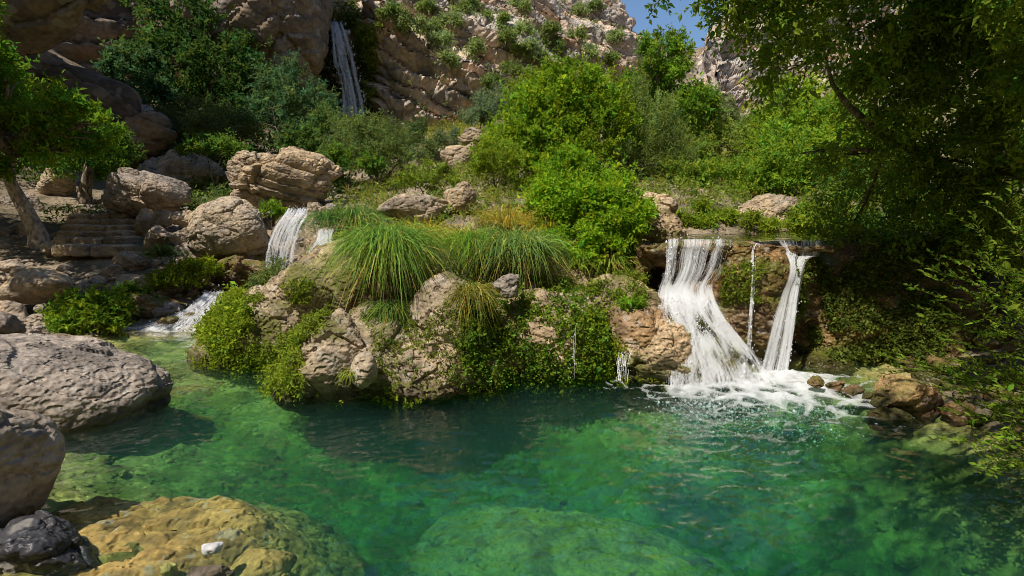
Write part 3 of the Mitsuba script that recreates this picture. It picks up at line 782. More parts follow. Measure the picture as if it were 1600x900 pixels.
tag(k, 'single thin thread of water between the two right waterfalls', 'waterfall')
drip = Fall([(1040, 1050, 384, 6.3), (1041, 1048, 420, 6.28), (1040, 1046, 452, 6.26)])
k = put('waterfall', join([ribbons(drip, 14, (.003, .007), (.2, .5), 525), drops(fall_points(drip, 90, 526, .008), .004, 527)]), 'mat_foam')
tag(k, 'dripping thread of water at the mouth of the small cave', 'waterfall')
dome_f = Fall([(968, 990, 548, 5.55), (964, 984, 572, 5.42), (962, 982, 596, 5.34)])
k = put('waterfall', join([ribbons(dome_f, 26, (.002, .006), (.2, .6), 528, fn=island_sdf, off=.05), drops(fall_points(dome_f, 60, 529, .01), .004, 530)]), 'mat_foam')
tag(k, 'small trickle down the left foot of the smooth dome of rock', 'waterfall')
trick = Fall([(893, 901, 500, 5.5), (891, 899, 550, 5.45), (890, 898, 592, 5.42)])
k = put('waterfall', join([ribbons(trick, 4, (.002, .005), (.2, .6), 531), drops(fall_points(trick, 34, 532, .01), .004, 533)]), 'mat_foam')
tag(k, 'faint trickle falling in front of the mossy hanging curtain', 'waterfall')
# far fall
farf = Fall([(516, 536, 34, 27.6), (518, 547, 62, 27.0), (519, 557, 92, 26.8), (528, 562, 120, 26.6), (533, 573, 165, 26.4), (532, 580, 222, 26.2)])
k = put('waterfall', join([ribbons(farf, 1500, (.008, .028), (.06, .3), 541, .40, smode=[.12, .3, .42, .55, .8], wander=.06, seg=9), drops(fall_points(farf, 500, 542, .06), .02, 543)]), 'mat_spray')
tag(k, 'tall distant waterfall dropping down the shaded cliff chute', 'waterfall')
leftf = Fall([(448, 486, 326, 10.9), (444, 482, 336, 10.4), (428, 470, 360, 10.15), (418, 462, 388, 10.05), (414, 458, 420, 10.0)])
k = put('waterfall', join([ribbons(leftf, 1300, (.004, .012), (.08, .35), 551, .42, smode=[.06, .2, .34, .5, .62, .72, .9], wander=.05), drops(fall_points(leftf, 300, 552, .03), .008, 553)]), 'mat_spray')
tag(k, 'small white waterfall between the pitted boulder and the mossy rock', 'waterfall')
leftg = Fall([(500, 522, 358, 7.6), (495, 518, 374, 7.5), (484, 510, 394, 7.4), (478, 500, 420, 7.35)])
k = put('waterfall', join([ribbons(leftg, 500, (.004, .011), (.15, .5), 554, wander=.05), drops(fall_points(leftg, 90, 555, .02), .007, 556)]), 'mat_spray')
tag(k, 'short slanting waterfall partly hidden by the big grass clump', 'waterfall')
casc = Fall([(322, 350, 456, 9.1), (300, 338, 476, 8.8), (262, 318, 496, 8.6), (225, 316, 508, 8.45), (172, 318, 519, 8.3)])
k = put('waterfall', join([ribbons(casc, 1100, (.004, .014), (.08, .3), 561, wander=.05), drops(fall_points(casc, 260, 562, .03), .007, 563)]), 'mat_spray')
tag(k, 'low white cascade entering the pool at the far left', 'waterfall')
# sheets of clear water above the falls
def stream(name, label, poly, n=(40, 30), z=None, seed=0):
    a, b, c, d = [np.asarray(q, float) for q in poly]
    s, t = np.meshgrid(np.linspace(0, 1, n[0]), np.linspace(0, 1, n[1]), indexing='ij')
    s, t = s.ravel()[:, None], t.ravel()[:, None]
    p = a * (1 - s) * (1 - t) + b * s * (1 - t) + c * s * t + d * (1 - s) * t
    p[:, 2] += .02 * fbm(p * 6, 2, seed)
    kk = put(name, (p, grid_faces(*n)), 'mat_clear_water')
    tag(kk, label, None, None, 'structure')
zl = LIPZ + .02
stream('stream', 'shallow water sliding over the right ledge', [(at(1050, 380, 6.6)[0], 6.40, zl), (lip_hi[0], 6.40, zl), (lip_hi[0] + .8, 9.5, zl + .1), (lip_lo[0], 9.5, zl + .1)], (90, 60), seed=571)
p0 = at(385, 452, 9.4)
stream('stream', 'shallow water above the left cascade', [at(300, 462, 9.1), at(400, 452, 9.4), at(440, 440, 10.4), at(380, 436, 10.5)], seed=572)

# foam on the pool, a lace of bubbles with holes
from scipy.interpolate import RegularGridInterpolator
water_z = RegularGridInterpolator((wx, wy), wv[:, 2].reshape(na, nb), bounds_error=False, fill_value=0.0)
def foam(name, label, lo, hi, h, seeds, seed, reach, lean):
    ax, ay = np.arange(lo[0], hi[0], h), np.arange(lo[1], hi[1], h)
    A, B = np.meshgrid(ax, ay, indexing='ij')
    p = np.column_stack([A.ravel(), B.ravel(), np.zeros(A.size)])
    d = np.min([np.hypot((p[:, 0] - s[0]) , (p[:, 1] - s[1]) * 1.1) for s in seeds], 0)
    along = (p[:, 0] - seeds[len(seeds) // 2][0]) * lean
    d = d - along.clip(-.2, .45)
    q = p + .16 * np.stack([fbm(p * 2.5, 3, seed), fbm(p * 2.5 + 9, 3, seed + 1), p[:, 0] * 0], 1)
    o = np.array([w(1120, 575)[0], w(1120, 575)[1], 0])
    e_ = q - o
    wv_ = np.stack([np.arctan2(e_[:, 1], e_[:, 0]) * .9, np.hypot(e_[:, 0], e_[:, 1]) * .55, q[:, 2]], 1) if lean else np.stack([q[:, 0] * .75 + q[:, 1] * .3, q[:, 1] * 1.7 - q[:, 0] * .3, q[:, 2]], 1)
    f1, f2, _, _ = worley(wv_ + .02 * fbm(q * 20, 2, seed + 2)[:, None], .16, seed + 3)
    g1, g2, _, _ = worley(wv_, .06, seed + 4)
    lace = np.minimum((f2 - f1) * .8, .55 * (g2 - g1) + .18)
    thr = .60 * np.exp(-np.maximum(d, 0) / reach) - .07 + .55 * fbm(p * 3.0, 3, seed + 5) * np.exp(-d / (2 * reach))
    layers = []
    for q, shift in enumerate((-.05, .02, .09, .17, .26, .36, .48)):
        on = (lace < thr - shift - .10 * fbm(p * 24, 2, seed + 9 + q)).reshape(A.shape)
        z = water_z(p[:, :2]) + .006 + .003 * q + .05 * np.exp(-np.maximum(d, 0) / .12) * (.4 + fbm(p * 14, 2, seed + 6) + .5)
        v = np.column_stack([p[:, :2], z])
        f = grid_faces(len(ax), len(ay))
        cell = on[:-1, :-1] & on[1:, 1:] & on[1:, :-1]
        f = f[np.r_[cell.ravel(), cell.ravel()]]
        used, inv = np.unique(f, return_inverse=True)
        layers.append((v[used], inv.reshape(-1, 3)))
    kk = put(name, join(layers), 'mat_thin_foam')
    tag(kk, label, None, None, 'stuff')
sd = [w(u, 606)[:2] for u in np.linspace(1045, 1190, 7)] + [w(u, 592)[:2] for u in (1200, 1220, 1235)] + [w(1260, 612)[:2], w(1215, 622)[:2], w(1160, 622)[:2]]
foam('foam', 'white foam spreading below the right waterfalls', (.9, 4.2), (3.9, 6.0), .010, sd, 601, .30, .22)
r = R(620)
n_ = 5000
c_ = np.array([w(u, 612) for u in np.linspace(1050, 1270, 12)])[r.integers(0, 12, n_)]
bub = c_ + np.column_stack([r.normal(size=(n_, 2)) * [.16, .22] + [.03, -.12], -.015 - .40 * r.random(n_) ** 1.5])
V, f = drops(bub, .0045, 621, 1.0)
tag(put('bubbles', (V, f), 'mat_foam'), 'pale cloud of air bubbles under the waterfalls', None, None, 'stuff')
sd = [w(u, 517)[:2] for u in (200, 240, 280, 312)]
foam('foam', 'thin white foam where the left cascade meets the pool', (-6.5, 7.4), (-4.0, 9.0), .016, sd, 611, .13, 0)

# ------------------------------------------------------------------ plants
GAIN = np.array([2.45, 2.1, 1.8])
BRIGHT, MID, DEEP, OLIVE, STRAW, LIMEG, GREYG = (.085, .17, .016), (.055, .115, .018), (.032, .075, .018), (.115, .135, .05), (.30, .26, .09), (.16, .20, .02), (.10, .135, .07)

def leaf_fan(B, D, Nn, length, width, col, fold=.12):
    """Leaves: base B, direction D, upper side Nn; two folded halves each."""
    n = len(B)
    W_ = unit(np.cross(D, Nn))
    U_ = unit(np.cross(W_, D))
    L, Wd = np.broadcast_to(length, (n,))[:, None], np.broadcast_to(width, (n,))[:, None]
    m_ = B + D * L * .45 + U_ * L * fold
    V = np.stack([B, m_ + W_ * Wd / 2, B + D * L - U_ * L * fold * .3, m_ - W_ * Wd / 2], 1)
    f = np.array([[0, 1, 2], [0, 2, 3]])[None] + (np.arange(n) * 4)[:, None, None]
    return V.reshape(-1, 3), f.reshape(-1, 3), np.repeat(col, 4, axis=0)

def sprigs(P, A, L, k, length, width, col, r, var=.25, splay=.9, droop=0.0, hue=.10, clump=None):
    """k leaves along a twig of length L from each point P in direction A."""
    n = len(P)
    A = unit(A)
    L = np.broadcast_to(L, (n,))
    ref = unit(np.cross(A, unit(r.normal(size=(n, 3)))))
    ref2 = np.cross(A, ref)
    t = (np.arange(k) + .5) / k
    az = (np.arange(k) * 2.4)[None] + r.random((n, k)) * 1.2
    sidev = np.cos(az)[..., None] * ref[:, None] + np.sin(az)[..., None] * ref2[:, None]
    B = P[:, None] + A[:, None] * (L[:, None] * t[None])[..., None]
    B[..., 2] -= droop * (L[:, None] * t[None]) ** 2 / np.maximum(L[:, None], 1e-6)
    D = unit(A[:, None] * .6 + sidev * splay + r.normal(size=(n, k, 3)) * .25 - np.array([0, 0, 1.0]) * droop * .6)
    Nn = unit(np.array([0, 0, 1.0]) + .7 * r.normal(size=(n, k, 3)) + .4 * A[:, None])
    base = np.asarray(col, float)
    tone = np.exp(r.normal(size=(n, 1)) * var * (1 if clump is None else .6) + r.normal(size=(n, k)) * var * .5)
    if clump is not None:
        tone = tone * clump[:, None]
    h = r.normal(size=(n, 1)) * hue * 1.4 + .4 * (r.random((n, 1)) < .02) + r.normal(size=(n, k)) * hue * .5
    C = base * tone[..., None] * np.stack([np.exp(h * 1.6), np.exp(h * .2), np.exp(-h)], -1)
    C[..., 0] = np.minimum(C[..., 0], .68 * C[..., 1])
    ln = length * np.exp(r.normal(size=(n, k)) * .28)
    return leaf_fan(B.reshape(-1, 3), D.reshape(-1, 3), Nn.reshape(-1, 3), ln.ravel(), (width / length) * ln.ravel(), np.clip(C * GAIN, .004, .7).reshape(-1, 3))

def jn(parts):
    vs, fs, cs, n = [], [], [], 0
    for v, f, c in parts:
        vs.append(v); fs.append(f + n); cs.append(c); n += len(v)
    return np.vstack(vs), np.vstack(fs), np.vstack(cs)

def crown_points(c, rad, n, r, seed, clumps=None, low=-.6, fill=.25):
    """Places and outward directions for twigs of one crown lobe: gathered in clumps on an uneven outline."""
    M = clumps or max(8, n // 28)
    d = unit(r.normal(size=(M * 3, 3)))
    d = d[d[:, 2] > low][:M]
    M = len(d)
    rr_ = .72 + .55 * (meshkit.fbm(d * 1.6 + seed * .37, 3, seed)) - .1
    cc = d * rr_[:, None]
    tone = np.exp(r.normal(size=M) * .16)
    i = r.integers(0, M, n)
    p = cc[i] + r.normal(size=(n, 3)) * .15
    ins = r.random(n) < fill
    p[ins] *= r.uniform(.35, .9, ins.sum())[:, None]
    return np.asarray(c) + p * rad, unit(unit(p * rad) + .0), tone[i]

def bush(name, label, cat, blobs, n, leaf, col, seed, L=None, k=7, up=.35, rnd=.5, droop=0.0, root=None, stems=True, group=None, splay=.9, var=.22, hue=.10, low=-.6, fill=.25, trunk=None, mat=None):
    """blobs: (u, v, Y, ru, rv) lobes of the crown in the photograph at depth Y."""
    r = R(seed)
    key_ = thing(name, label, cat, group)
    lobes = []
    for b in blobs:
        u, v, Y, ru, rv = b
        lobes.append((at(u, v, Y), np.array([ru * mpp(Y), .85 * (ru + rv) / 2 * mpp(Y), rv * mpp(Y)])))
    area = np.array([l[1][0] * l[1][2] for l in lobes])
    parts = []
    for i, (c, rad) in enumerate(lobes):
        ni = int(n * area[i] / area.sum())
        P, A, tn = crown_points(c, rad, ni, r, seed + i, low=low, fill=fill)
        A = A * .7 + np.array([0, 0, up]) + r.normal(size=A.shape) * rnd
        parts.append(sprigs(P, A, (L or leaf[0] * 2.2) * np.exp(r.normal(size=ni) * .25), k, leaf[0], leaf[1], col, r, var, splay, droop, hue, tn))
    V, f, C = jn(parts)
    put('foliage', (V, f), mat or LEAF, key_, smooth=False, color=C)
    if stems:
        mean = np.mean([l[0] for l in lobes], 0)
        if root is None:
            lowest = min(l[0][2] - l[1][2] for l in lobes)
            gz = float(ground_z(np.array([[mean[0], mean[1]]]))[0])
            root = np.array([mean[0], mean[1], gz if gz > lowest - 1.5 else lowest - .2])
        root = np.asarray(root, float)
        size = float(np.sqrt(area.sum()))
        tb = []
        if trunk is not None:
            put('trunk', tube(trunk[0], trunk[1], 10), 'mat_pale_bark' if name == 'leaning_tree' else 'mat_bark', key_)
            start = np.asarray(trunk[0][-1])
        else:
            start = root
        for c, rad in lobes:
            ln = bend(start, c + rad * [0, 0, .1], r, 0.05, 8)
            tb.append(tube(ln, np.linspace(.035, .010, 8) * max(size, .25), 6))
            for q in range(7):
                d = unit(r.normal(size=3) + [0, 0, .3])
                s0 = ln[r.integers(4, 8)]
                tb.append(tube(bend(s0, c + d * rad * .85, r, .03, 6), np.linspace(.012, .003, 6) * max(size, .25), 4))
        put('branches', join(tb), 'mat_bark', key_)
    return key_

def blades(base, n, L, r, spread=.12, theta=(35, 88), g_=(.35, .95), width=.009, col=MID, seg=8, var=.25, hue=.12, az=None, tip=None):
    """Arching grass blades."""
    phi = r.uniform(0, 2 * np.pi, n) if az is None else r.normal(size=n) * az[1] + az[0]
    th = np.radians(r.uniform(*theta, n))
    ln = L * (.45 + .75 * r.random(n) ** .8)
    gg = r.uniform(*g_, n)
    b = np.asarray(base) + np.column_stack([np.cos(phi), np.sin(phi), np.zeros(n)]) * (spread * np.sqrt(r.random(n)))[:, None]
    t = np.linspace(0, 1, seg)
    h = np.column_stack([np.cos(phi), np.sin(phi), np.zeros(n)])
    hor = np.cos(th)[:, None] * t + .25 * gg[:, None] * t ** 2 * np.sin(th)[:, None]
    ver = np.sin(th)[:, None] * t * (1 - .25 * t) - gg[:, None] * t ** 2.2
    P = b[:, None] + h[:, None] * (ln[:, None] * hor)[..., None]
    P[..., 2] += ln[:, None] * ver
    wob = np.cumsum(r.normal(size=(n, seg, 3)) * .020 * L, 1); wob[:, 0] = 0
    P += wob
    S = np.column_stack([-np.sin(phi), np.cos(phi), np.zeros(n)]) + .35 * r.normal(size=(n, 3))
    S = unit(S)
    wd = width * np.exp(r.normal(size=n) * .25)[:, None] * (1 - t ** 2.5 * .95) 
    V = np.stack([P - S[:, None] * wd[..., None] / 2, P + S[:, None] * wd[..., None] / 2], 2)
    i, j = np.meshgrid(np.arange(n), np.arange(seg - 1), indexing='ij')
    a = (i * seg * 2 + j * 2).ravel()
    f = np.vstack([np.stack([a, a + 1, a + 3], 1), np.stack([a, a + 3, a + 2], 1)])
    tone = np.exp(r.normal(size=n) * var)
    hh = r.normal(size=n) * hue
    C = np.asarray(col) * tone[:, None] * np.column_stack([np.exp(hh * 1.8), np.exp(hh * .3), np.exp(-hh)])
    C = np.repeat(np.repeat(C[:, None], seg, 1)[:, :, None], 2, 2)
    if tip is not None:
        q = (t ** 2 * .7)[None, :, None, None]
        C = C * (1 - q) + np.asarray(tip) * q
    return V.reshape(-1, 3), f, np.clip(C * GAIN, .004, .7).reshape(-1, 3)

def grass(label, parts, name='grass_clump', cat='grass clump', group=None, mat=None):
    V, f, C = jn(parts)
    kk = put(name, (V, f), mat or LEAF_DRY, smooth=True, color=C)
    tag(kk, label, cat, group)
    return kk

def surface_sprigs(verts, n, r, leaf, col, k=6, L=.12, hang=.7, **kw):
    i = r.integers(0, len(verts[0]), n)
    P, Nn = verts[0][i], verts[1][i]
    A = Nn * .8 + np.array([0, 0, -hang]) + r.normal(size=(n, 3)) * .35
    return sprigs(P + Nn * .01, A, L * np.exp(r.normal(size=n) * .3), k, leaf[0], leaf[1], col, r, **kw)

isl_n, led_n = vnormals(isl_v, isl_f), vnormals(led_v, led_f)
def proj(p):
    d = p - EYE
    z = d @ FWD
    return d[:, 0] / z * F + 800, 450 - (d @ UPV) / z * F
def zone(v, n, fnz):
    """Vertices (and normals) of a rock that lie where fnz(x, y, z) is true."""
    ok = fnz(v[:, 0], v[:, 1], v[:, 2])
    return v[ok], n[ok]

# ---- grass clumps of the outcrop
def clump(label, u, v, Y, n, L, seed, col=MID, spread=.16, tip=None, **kw):
    r = R(seed)
    b = at(u, v, Y)
    if v < 400 and seed != 701:
        near = np.hypot(isl_v[:, 0] - b[0], isl_v[:, 1] - b[1]) < .2
        top = max(float(terr([[b[0], b[1]]])[0]), isl_v[near, 2].max() if near.any() else -9)
        b[2] = min(b[2], top + .03)
    subs = []
    for q in range(5):
        fq = r.uniform(.10, .30)
        o = b + np.r_[r.normal(size=2) * spread * .75, 0] * (q > 0)
        subs.append(blades(o, int(n * fq * 1.1) + 10, L * r.uniform(.68, 1.08), r, spread * r.uniform(.35, .8), col=np.array(col) * np.exp(r.normal() * .14), tip=tip, **kw))
    subs.append(blades(b, n // 14, L * .7, r, spread * 1.2, col=np.array(STRAW) * .8, **{**kw, 'theta': (-5, 60)}))
    return grass(label, subs + [blades(b, n // 12, L * .75, r, spread, col=STRAW, **kw), blades(b, n // 5, L * .9, r, spread * 1.3, col=np.array(col) * [1.45, 1.3, .9], **kw)])
clump('largest drooping grass clump at the front of the outcrop', 610, 392, 6.15, 2300, .80, 701, (.075, .15, .03), .24, theta=(40, 89), g_=(.40, 1.25))
clump('bushy grass clump on the crest right of the small left falls', 556, 332, 8.3, 1000, .66, 702, (.05, .115, .03), .2, theta=(25, 88), g_=(.5, 1.2))
clump('upright grass clump in the middle of the outcrop', 728, 388, 6.7, 1100, .75, 703, (.08, .16, .022), .18, theta=(35, 88), g_=(.4, 1.2))
clump('broad grass clump drooping left of the bright shrub', 806, 392, 6.7, 1500, .82, 704, (.08, .15, .04), .26, theta=(38, 89), g_=(.4, 1.15))
clump('small dark grass tuft hanging under the largest clump', 612, 482, 5.75, 480, .34, 705, (.05, .105, .022), .10, theta=(5, 75), g_=(.5, 1.3), width=.007)
clump('thin grass tuft hanging beside the knob of rock', 738, 455, 5.65, 420, .42, 706, (.11, .13, .03), .08, theta=(5, 75), g_=(.7, 1.5), width=.006)
clump('yellow green tall grass behind the largest clump', 650, 330, 8.0, 700, .75, 707, (.13, .16, .025), .28, theta=(45, 88), g_=(.2, .8))
clump('straw coloured grass in the middle of the crest', 700, 345, 7.8, 600, .6, 708, (.22, .20, .05), .3, theta=(40, 88), g_=(.2, .8))
clump('tall yellowish grass left of the round bush', 795, 315, 8.6, 700, .75, 709, (.17, .17, .035), .35, theta=(50, 88), g_=(.15, .7))
clump('yellow grass between the broad clump and the bright shrub', 852, 345, 7.8, 500, .6, 710, (.14, .165, .025), .22, theta=(45, 88), g_=(.2, .8))
clump('reedy grass under the right side of the bright shrub', 948, 410, 7.0, 500, .42, 711, (.08, .14, .02), .25, theta=(15, 85), g_=(.3, 1.0))
clump('fine grass on the crest beside the pale stone', 640, 292, 9.6, 600, .6, 712, (.12, .155, .03), .35, theta=(45, 88), g_=(.2, .8))
clump('spiky dark plant below the grey stones of the left bank', 250, 400, 9.9, 260, .42, 713, (.035, .075, .028), .07, theta=(10, 85), g_=(.1, .5), width=.022)
clump('grass tuft at the foot of the round leaning stone', 548, 580, 5.05, 130, .13, 714, (.08, .13, .02), .06, theta=(-10, 70), g_=(.6, 1.4), width=.006)

# ---- ferns, moss and hanging curtains on the outcrop
def cover(name, label, cat, pts, n, leaf, col, seed, **kw):
    r = R(seed)
    V, f, C = surface_sprigs(pts, n, r, leaf, col, **kw)
    kk = put(name, (V, f), LEAF, smooth=False, color=C)
    tag(kk, label, cat)
    return kk
uI, vI = proj(isl_v)
def inside(u, v, poly):
    poly = np.asarray(poly, float)
    c = np.zeros(len(u), bool)
    for (x0, y0), (x1, y1) in zip(poly, np.roll(poly, -1, 0)):
        s = ((y0 > v) != (y1 > v)) & (u < (x1 - x0) * (v - y0) / ((y1 - y0) if y1 != y0 else 1e-9) + x0)
        c ^= s
    return c
def on_outcrop(poly, thin=.0, seed=0):
    ok = inside(uI, vI, poly) & (isl_n[:, 1] < .25) & (isl_v[:, 1] < 7.6)
    if thin:
        ok &= meshkit.fbm(isl_v * 3.2, 3, seed) > thin
    return isl_v[ok], isl_n[ok]
cover('hanging_fern', 'thick green curtain of fern hanging down the dark middle front of the outcrop', 'fern', on_outcrop([(728, 452), (800, 442), (930, 450), (955, 520), (940, 585), (860, 592), (760, 588), (715, 560), (720, 500)], .36, 1), 3400, (.034, .024), (.075, .14, .018), 721, L=.14, hang=.9, k=7)
cover('hanging_fern', 'yellow green moss and fern trailing at the right end of the curtain', 'fern', on_outcrop([(905, 480), (975, 470), (985, 540), (960, 592), (900, 590)], .40, 2), 900, (.028, .02), (.14, .17, .015), 722, L=.11, hang=.9)
cover('fern_patch', 'bright ferny cushion on the outcrop above the left waterline', 'fern', on_outcrop([(308, 465), (380, 452), (400, 500), (360, 560), (318, 530)], .3, 3), 1500, (.045, .022), (.13, .18, .018), 723, L=.13, hang=.2)
cover('fern_patch', 'long yellow green ferns touching the water at the left tip of the outcrop', 'fern', on_outcrop([(375, 535), (470, 520), (478, 600), (420, 606), (360, 575)], .3, 4), 1400, (.045, .018), (.13, .175, .02), 724, L=.15, hang=.5)
cover('moss', 'moss tufts scattered over the pale left slope of the outcrop', 'moss', on_outcrop([(380, 470), (520, 420), (540, 500), (470, 540), (390, 540)], .56, 5), 1300, (.026, .014), (.12, .15, .02), 725, L=.06, hang=.0)
cover('moss', 'moss in the crevices around the knob of rock', 'moss', on_outcrop([(560, 470), (740, 440), (760, 600), (600, 610)], .48, 6), 1700, (.024, .013), (.09, .13, .02), 726, L=.06, hang=.2)
cover('moss', 'moss along the crumbly slope right of the curtain', 'moss', on_outcrop([(800, 430), (1000, 430), (1010, 490), (900, 470)], .5, 7), 1100, (.03, .016), (.11, .145, .02), 727, L=.08, hang=.2)
r = R(730)
low = (isl_v[:, 2] > -.02) & (isl_v[:, 2] < .10) & (isl_v[:, 1] < 7.5) & (meshkit.fbm(isl_v * 4, 2, 9) > .5)
cover('moss', 'golden moss fringe along the waterline of the outcrop', 'moss', (isl_v[low], isl_n[low]), 1300, (.022, .014), (.19, .17, .015), 731, L=.06, hang=.6)
uL, vL = proj(led_v)
def on_ledge(poly, thin, seed):
    ok = inside(uL, vL, poly) & (led_n[:, 1] < .2) & (led_v[:, 1] < 8) & (meshkit.fbm(led_v * 3.0, 3, seed) > thin)
    return led_v[ok], led_n[ok]
cover('moss', 'dark moss and fern covering the shaded wall right of the narrow waterfall', 'moss', on_ledge([(1235, 400), (1480, 380), (1480, 560), (1300, 560), (1240, 500)], .44, 8), 3000, (.035, .022), (.075, .10, .02), 732, L=.10, hang=.8)
cover('moss', 'small moss tufts on the brown rock between the right waterfalls', 'moss', on_ledge([(1125, 395), (1215, 395), (1215, 470), (1130, 470)], .5, 9), 500, (.025, .016), (.12, .14, .02), 733, L=.07, hang=.7)

B = lambda name, label, cat, blobs, n, leaf, col, seed, **kw: bush(name, label, cat, blobs, n, leaf, col, seed, **kw)
B('fern', 'grey green leafy plant on the left shoulder of the outcrop', 'fern', [(440, 440, 7.2, 42, 32), (425, 465, 7.1, 30, 20)], 700, (.05, .016), (.10, .14, .045), 741, L=.14)
B('fern', 'bright green fern at the waterline below the egg shaped boulder', 'fern', [(140, 492, 8.3, 48, 24), (165, 500, 8.2, 34, 18)], 800, (.07, .035), (.085, .155, .016), 742, L=.16, up=.2)
B('fern', 'small bright fern left of the cascade lip', 'fern', [(212, 468, 9.2, 30, 16)], 300, (.06, .03), (.06, .12, .016), 743, L=.13)
B('fern', 'yellow green fern under the pitted boulder', 'fern', [(298, 436, 9.7, 44, 20), (270, 440, 9.7, 25, 12), (325, 425, 9.9, 25, 14)], 700, (.06, .028), (.13, .17, .015), 744, L=.13)
B('fern', 'tiny fern tucked on the stone at the foot of the outcrop', 'fern', [(985, 480, 5.9, 14, 10)], 120, (.035, .02), BRIGHT, 745)
B('shrub', 'small sprig growing between the layered boulder and the left falls', 'shrub', [(425, 332, 11.0, 16, 8)], 90, (.07, .03), BRIGHT, 746)
# left tree and its shaded neighbour
tr = [at(66, 392, 11.5), at(58, 365, 11.5), at(44, 335, 11.5), at(24, 300, 11.5), at(12, 275, 11.4), at(18, 240, 11.3)]
B('leaning_tree', 'sunlit broadleaf tree with a pale leaning trunk at the left edge', 'tree', [(10, 135, 11.2, 36, 42), (75, 175, 10.9, 50, 28), (135, 200, 10.8, 38, 20), (30, 215, 11.2, 58, 30), (95, 238, 11.2, 50, 20), (-60, 170, 11.4, 80, 90), (-160, 20, 9.6, 110, 80), (-210, -10, 8.4, 120, 90), (-240, -50, 7.4, 140, 100), (-180, 120, 10.5, 110, 110), (150, 228, 11.4, 26, 14), (0, 268, 11.3, 40, 22)],
  5600, (.115, .05), (.072, .155, .015), 751, L=.26, k=7, up=.25, trunk=(tr, np.array([.23, .17, .14, .12, .11, .09])), low=-.4)
tr = [at(134, 326, 14), at(132, 300, 14), at(138, 275, 14), at(140, 245, 14)]
B('shaded_tree', 'small shaded tree with a forked trunk behind the steps', 'tree', [(140, 240, 14, 58, 36), (100, 255, 14.2, 50, 26), (175, 235, 14.2, 28, 26)], 900, (.10, .045), (.045, .10, .016), 752, L=.24, trunk=(tr, np.array([.2, .15, .13, .1])))
# dark growth on the left cliff
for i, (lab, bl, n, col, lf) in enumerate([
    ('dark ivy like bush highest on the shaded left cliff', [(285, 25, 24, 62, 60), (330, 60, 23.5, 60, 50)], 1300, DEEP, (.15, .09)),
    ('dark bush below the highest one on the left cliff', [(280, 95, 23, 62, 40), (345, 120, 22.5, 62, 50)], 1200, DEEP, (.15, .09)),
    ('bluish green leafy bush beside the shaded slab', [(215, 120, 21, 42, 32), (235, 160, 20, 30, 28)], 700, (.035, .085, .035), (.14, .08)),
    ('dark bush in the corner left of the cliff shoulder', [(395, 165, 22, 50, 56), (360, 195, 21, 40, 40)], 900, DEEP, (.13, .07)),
    ('feathery grey green bush under the shaded cliff', [(295, 195, 19, 62, 34), (345, 215, 18, 52, 30)], 1100, (.075, .105, .04), (.16, .022)),
    ('low bright green growth behind the layered boulder', [(350, 240, 15.5, 50, 18), (320, 236, 16, 34, 16)], 500, MID, (.10, .05)),
    ('tall bluish bush left of the far waterfall foot', [(450, 150, 19, 52, 48), (430, 195, 18.5, 46, 34), (482, 175, 18.5, 38, 40)], 1500, (.05, .105, .045), (.10, .05)),
    ('rounded green bush behind the layered boulder', [(500, 220, 15.5, 42, 40), (470, 232, 15.5, 30, 22)], 900, (.055, .115, .03), (.085, .045)),
    ('dark shrub hiding the foot of the bank behind the layered boulder', [(545, 265, 13.5, 40, 28)], 500, MID, (.08, .04))]):
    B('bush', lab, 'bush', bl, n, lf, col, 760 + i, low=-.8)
B('bush', 'willowy grey green bush in front of the far waterfall', 'bush', [(590, 235, 14.5, 62, 44), (550, 225, 14.8, 42, 36), (625, 250, 14.2, 36, 28)], 1900, (.085, .022), (.10, .14, .045), 771, up=.5)
B('bush', 'low yellow green bush on the crest left of the pale crag', 'bush', [(680, 278, 11.5, 30, 18), (650, 285, 11, 34, 16)], 500, (.06, .028), (.12, .17, .025), 772)
B('shrub', 'small dark upright shrub left of the pale crags', 'shrub', [(662, 222, 18, 17, 28)], 240, (.10, .04), (.05, .09, .035), 773)
B('shrub', 'little grey shrub just left of the pale crag', 'shrub', [(702, 222, 18.4, 18, 18)], 200, (.09, .03), GREYG, 774)
B('olive_tree', 'grey green rounded tree above the pale crags', 'tree', [(755, 178, 21, 30, 22), (742, 190, 21, 20, 14)], 620, (.11, .035), (.105, .145, .08), 775)
B('olive_tree', 'second grey tree behind the rounded one at the cliff foot', 'tree', [(798, 160, 23, 28, 24)], 420, (.12, .04), (.10, .13, .07), 776)
# the bright bushes of the middle
B('round_bush', 'large dense bright green bush in the centre of the gorge', 'bush', [(890, 155, 13.2, 74, 46), (835, 200, 12.8, 52, 60), (925, 205, 13, 62, 66), (870, 235, 12.6, 72, 44), (800, 240, 12.4, 40, 40)], 5200, (.085, .042), (.100, .178, .014), 781, L=.2, low=-.7)
B('bush', 'yellow green bush at the left foot of the large round bush', 'bush', [(782, 268, 11.2, 38, 34), (765, 240, 11.6, 22, 30)], 700, (.065, .03), (.13, .19, .02), 782)
B('bright_shrub', 'dense vivid green shrub on the right crest of the outcrop', 'bush', [(905, 285, 8.3, 64, 42), (935, 335, 7.6, 62, 46), (880, 325, 7.8, 50, 40), (905, 385, 7.0, 54, 30), (960, 378, 6.95, 38, 32), (990, 340, 7.3, 22, 24)], 4600, (.058, .030), (.105, .20, .014), 783, L=.14, low=-.8)
B('feathery_shrub', 'tall feathery pale green shrub right of the large round bush', 'bush', [(1005, 205, 13.5, 40, 60), (1035, 250, 13.2, 42, 52), (985, 265, 12.8, 32, 40)], 1900, (.10, .018), (.12, .165, .05), 784, up=.9, L=.25, splay=.6)
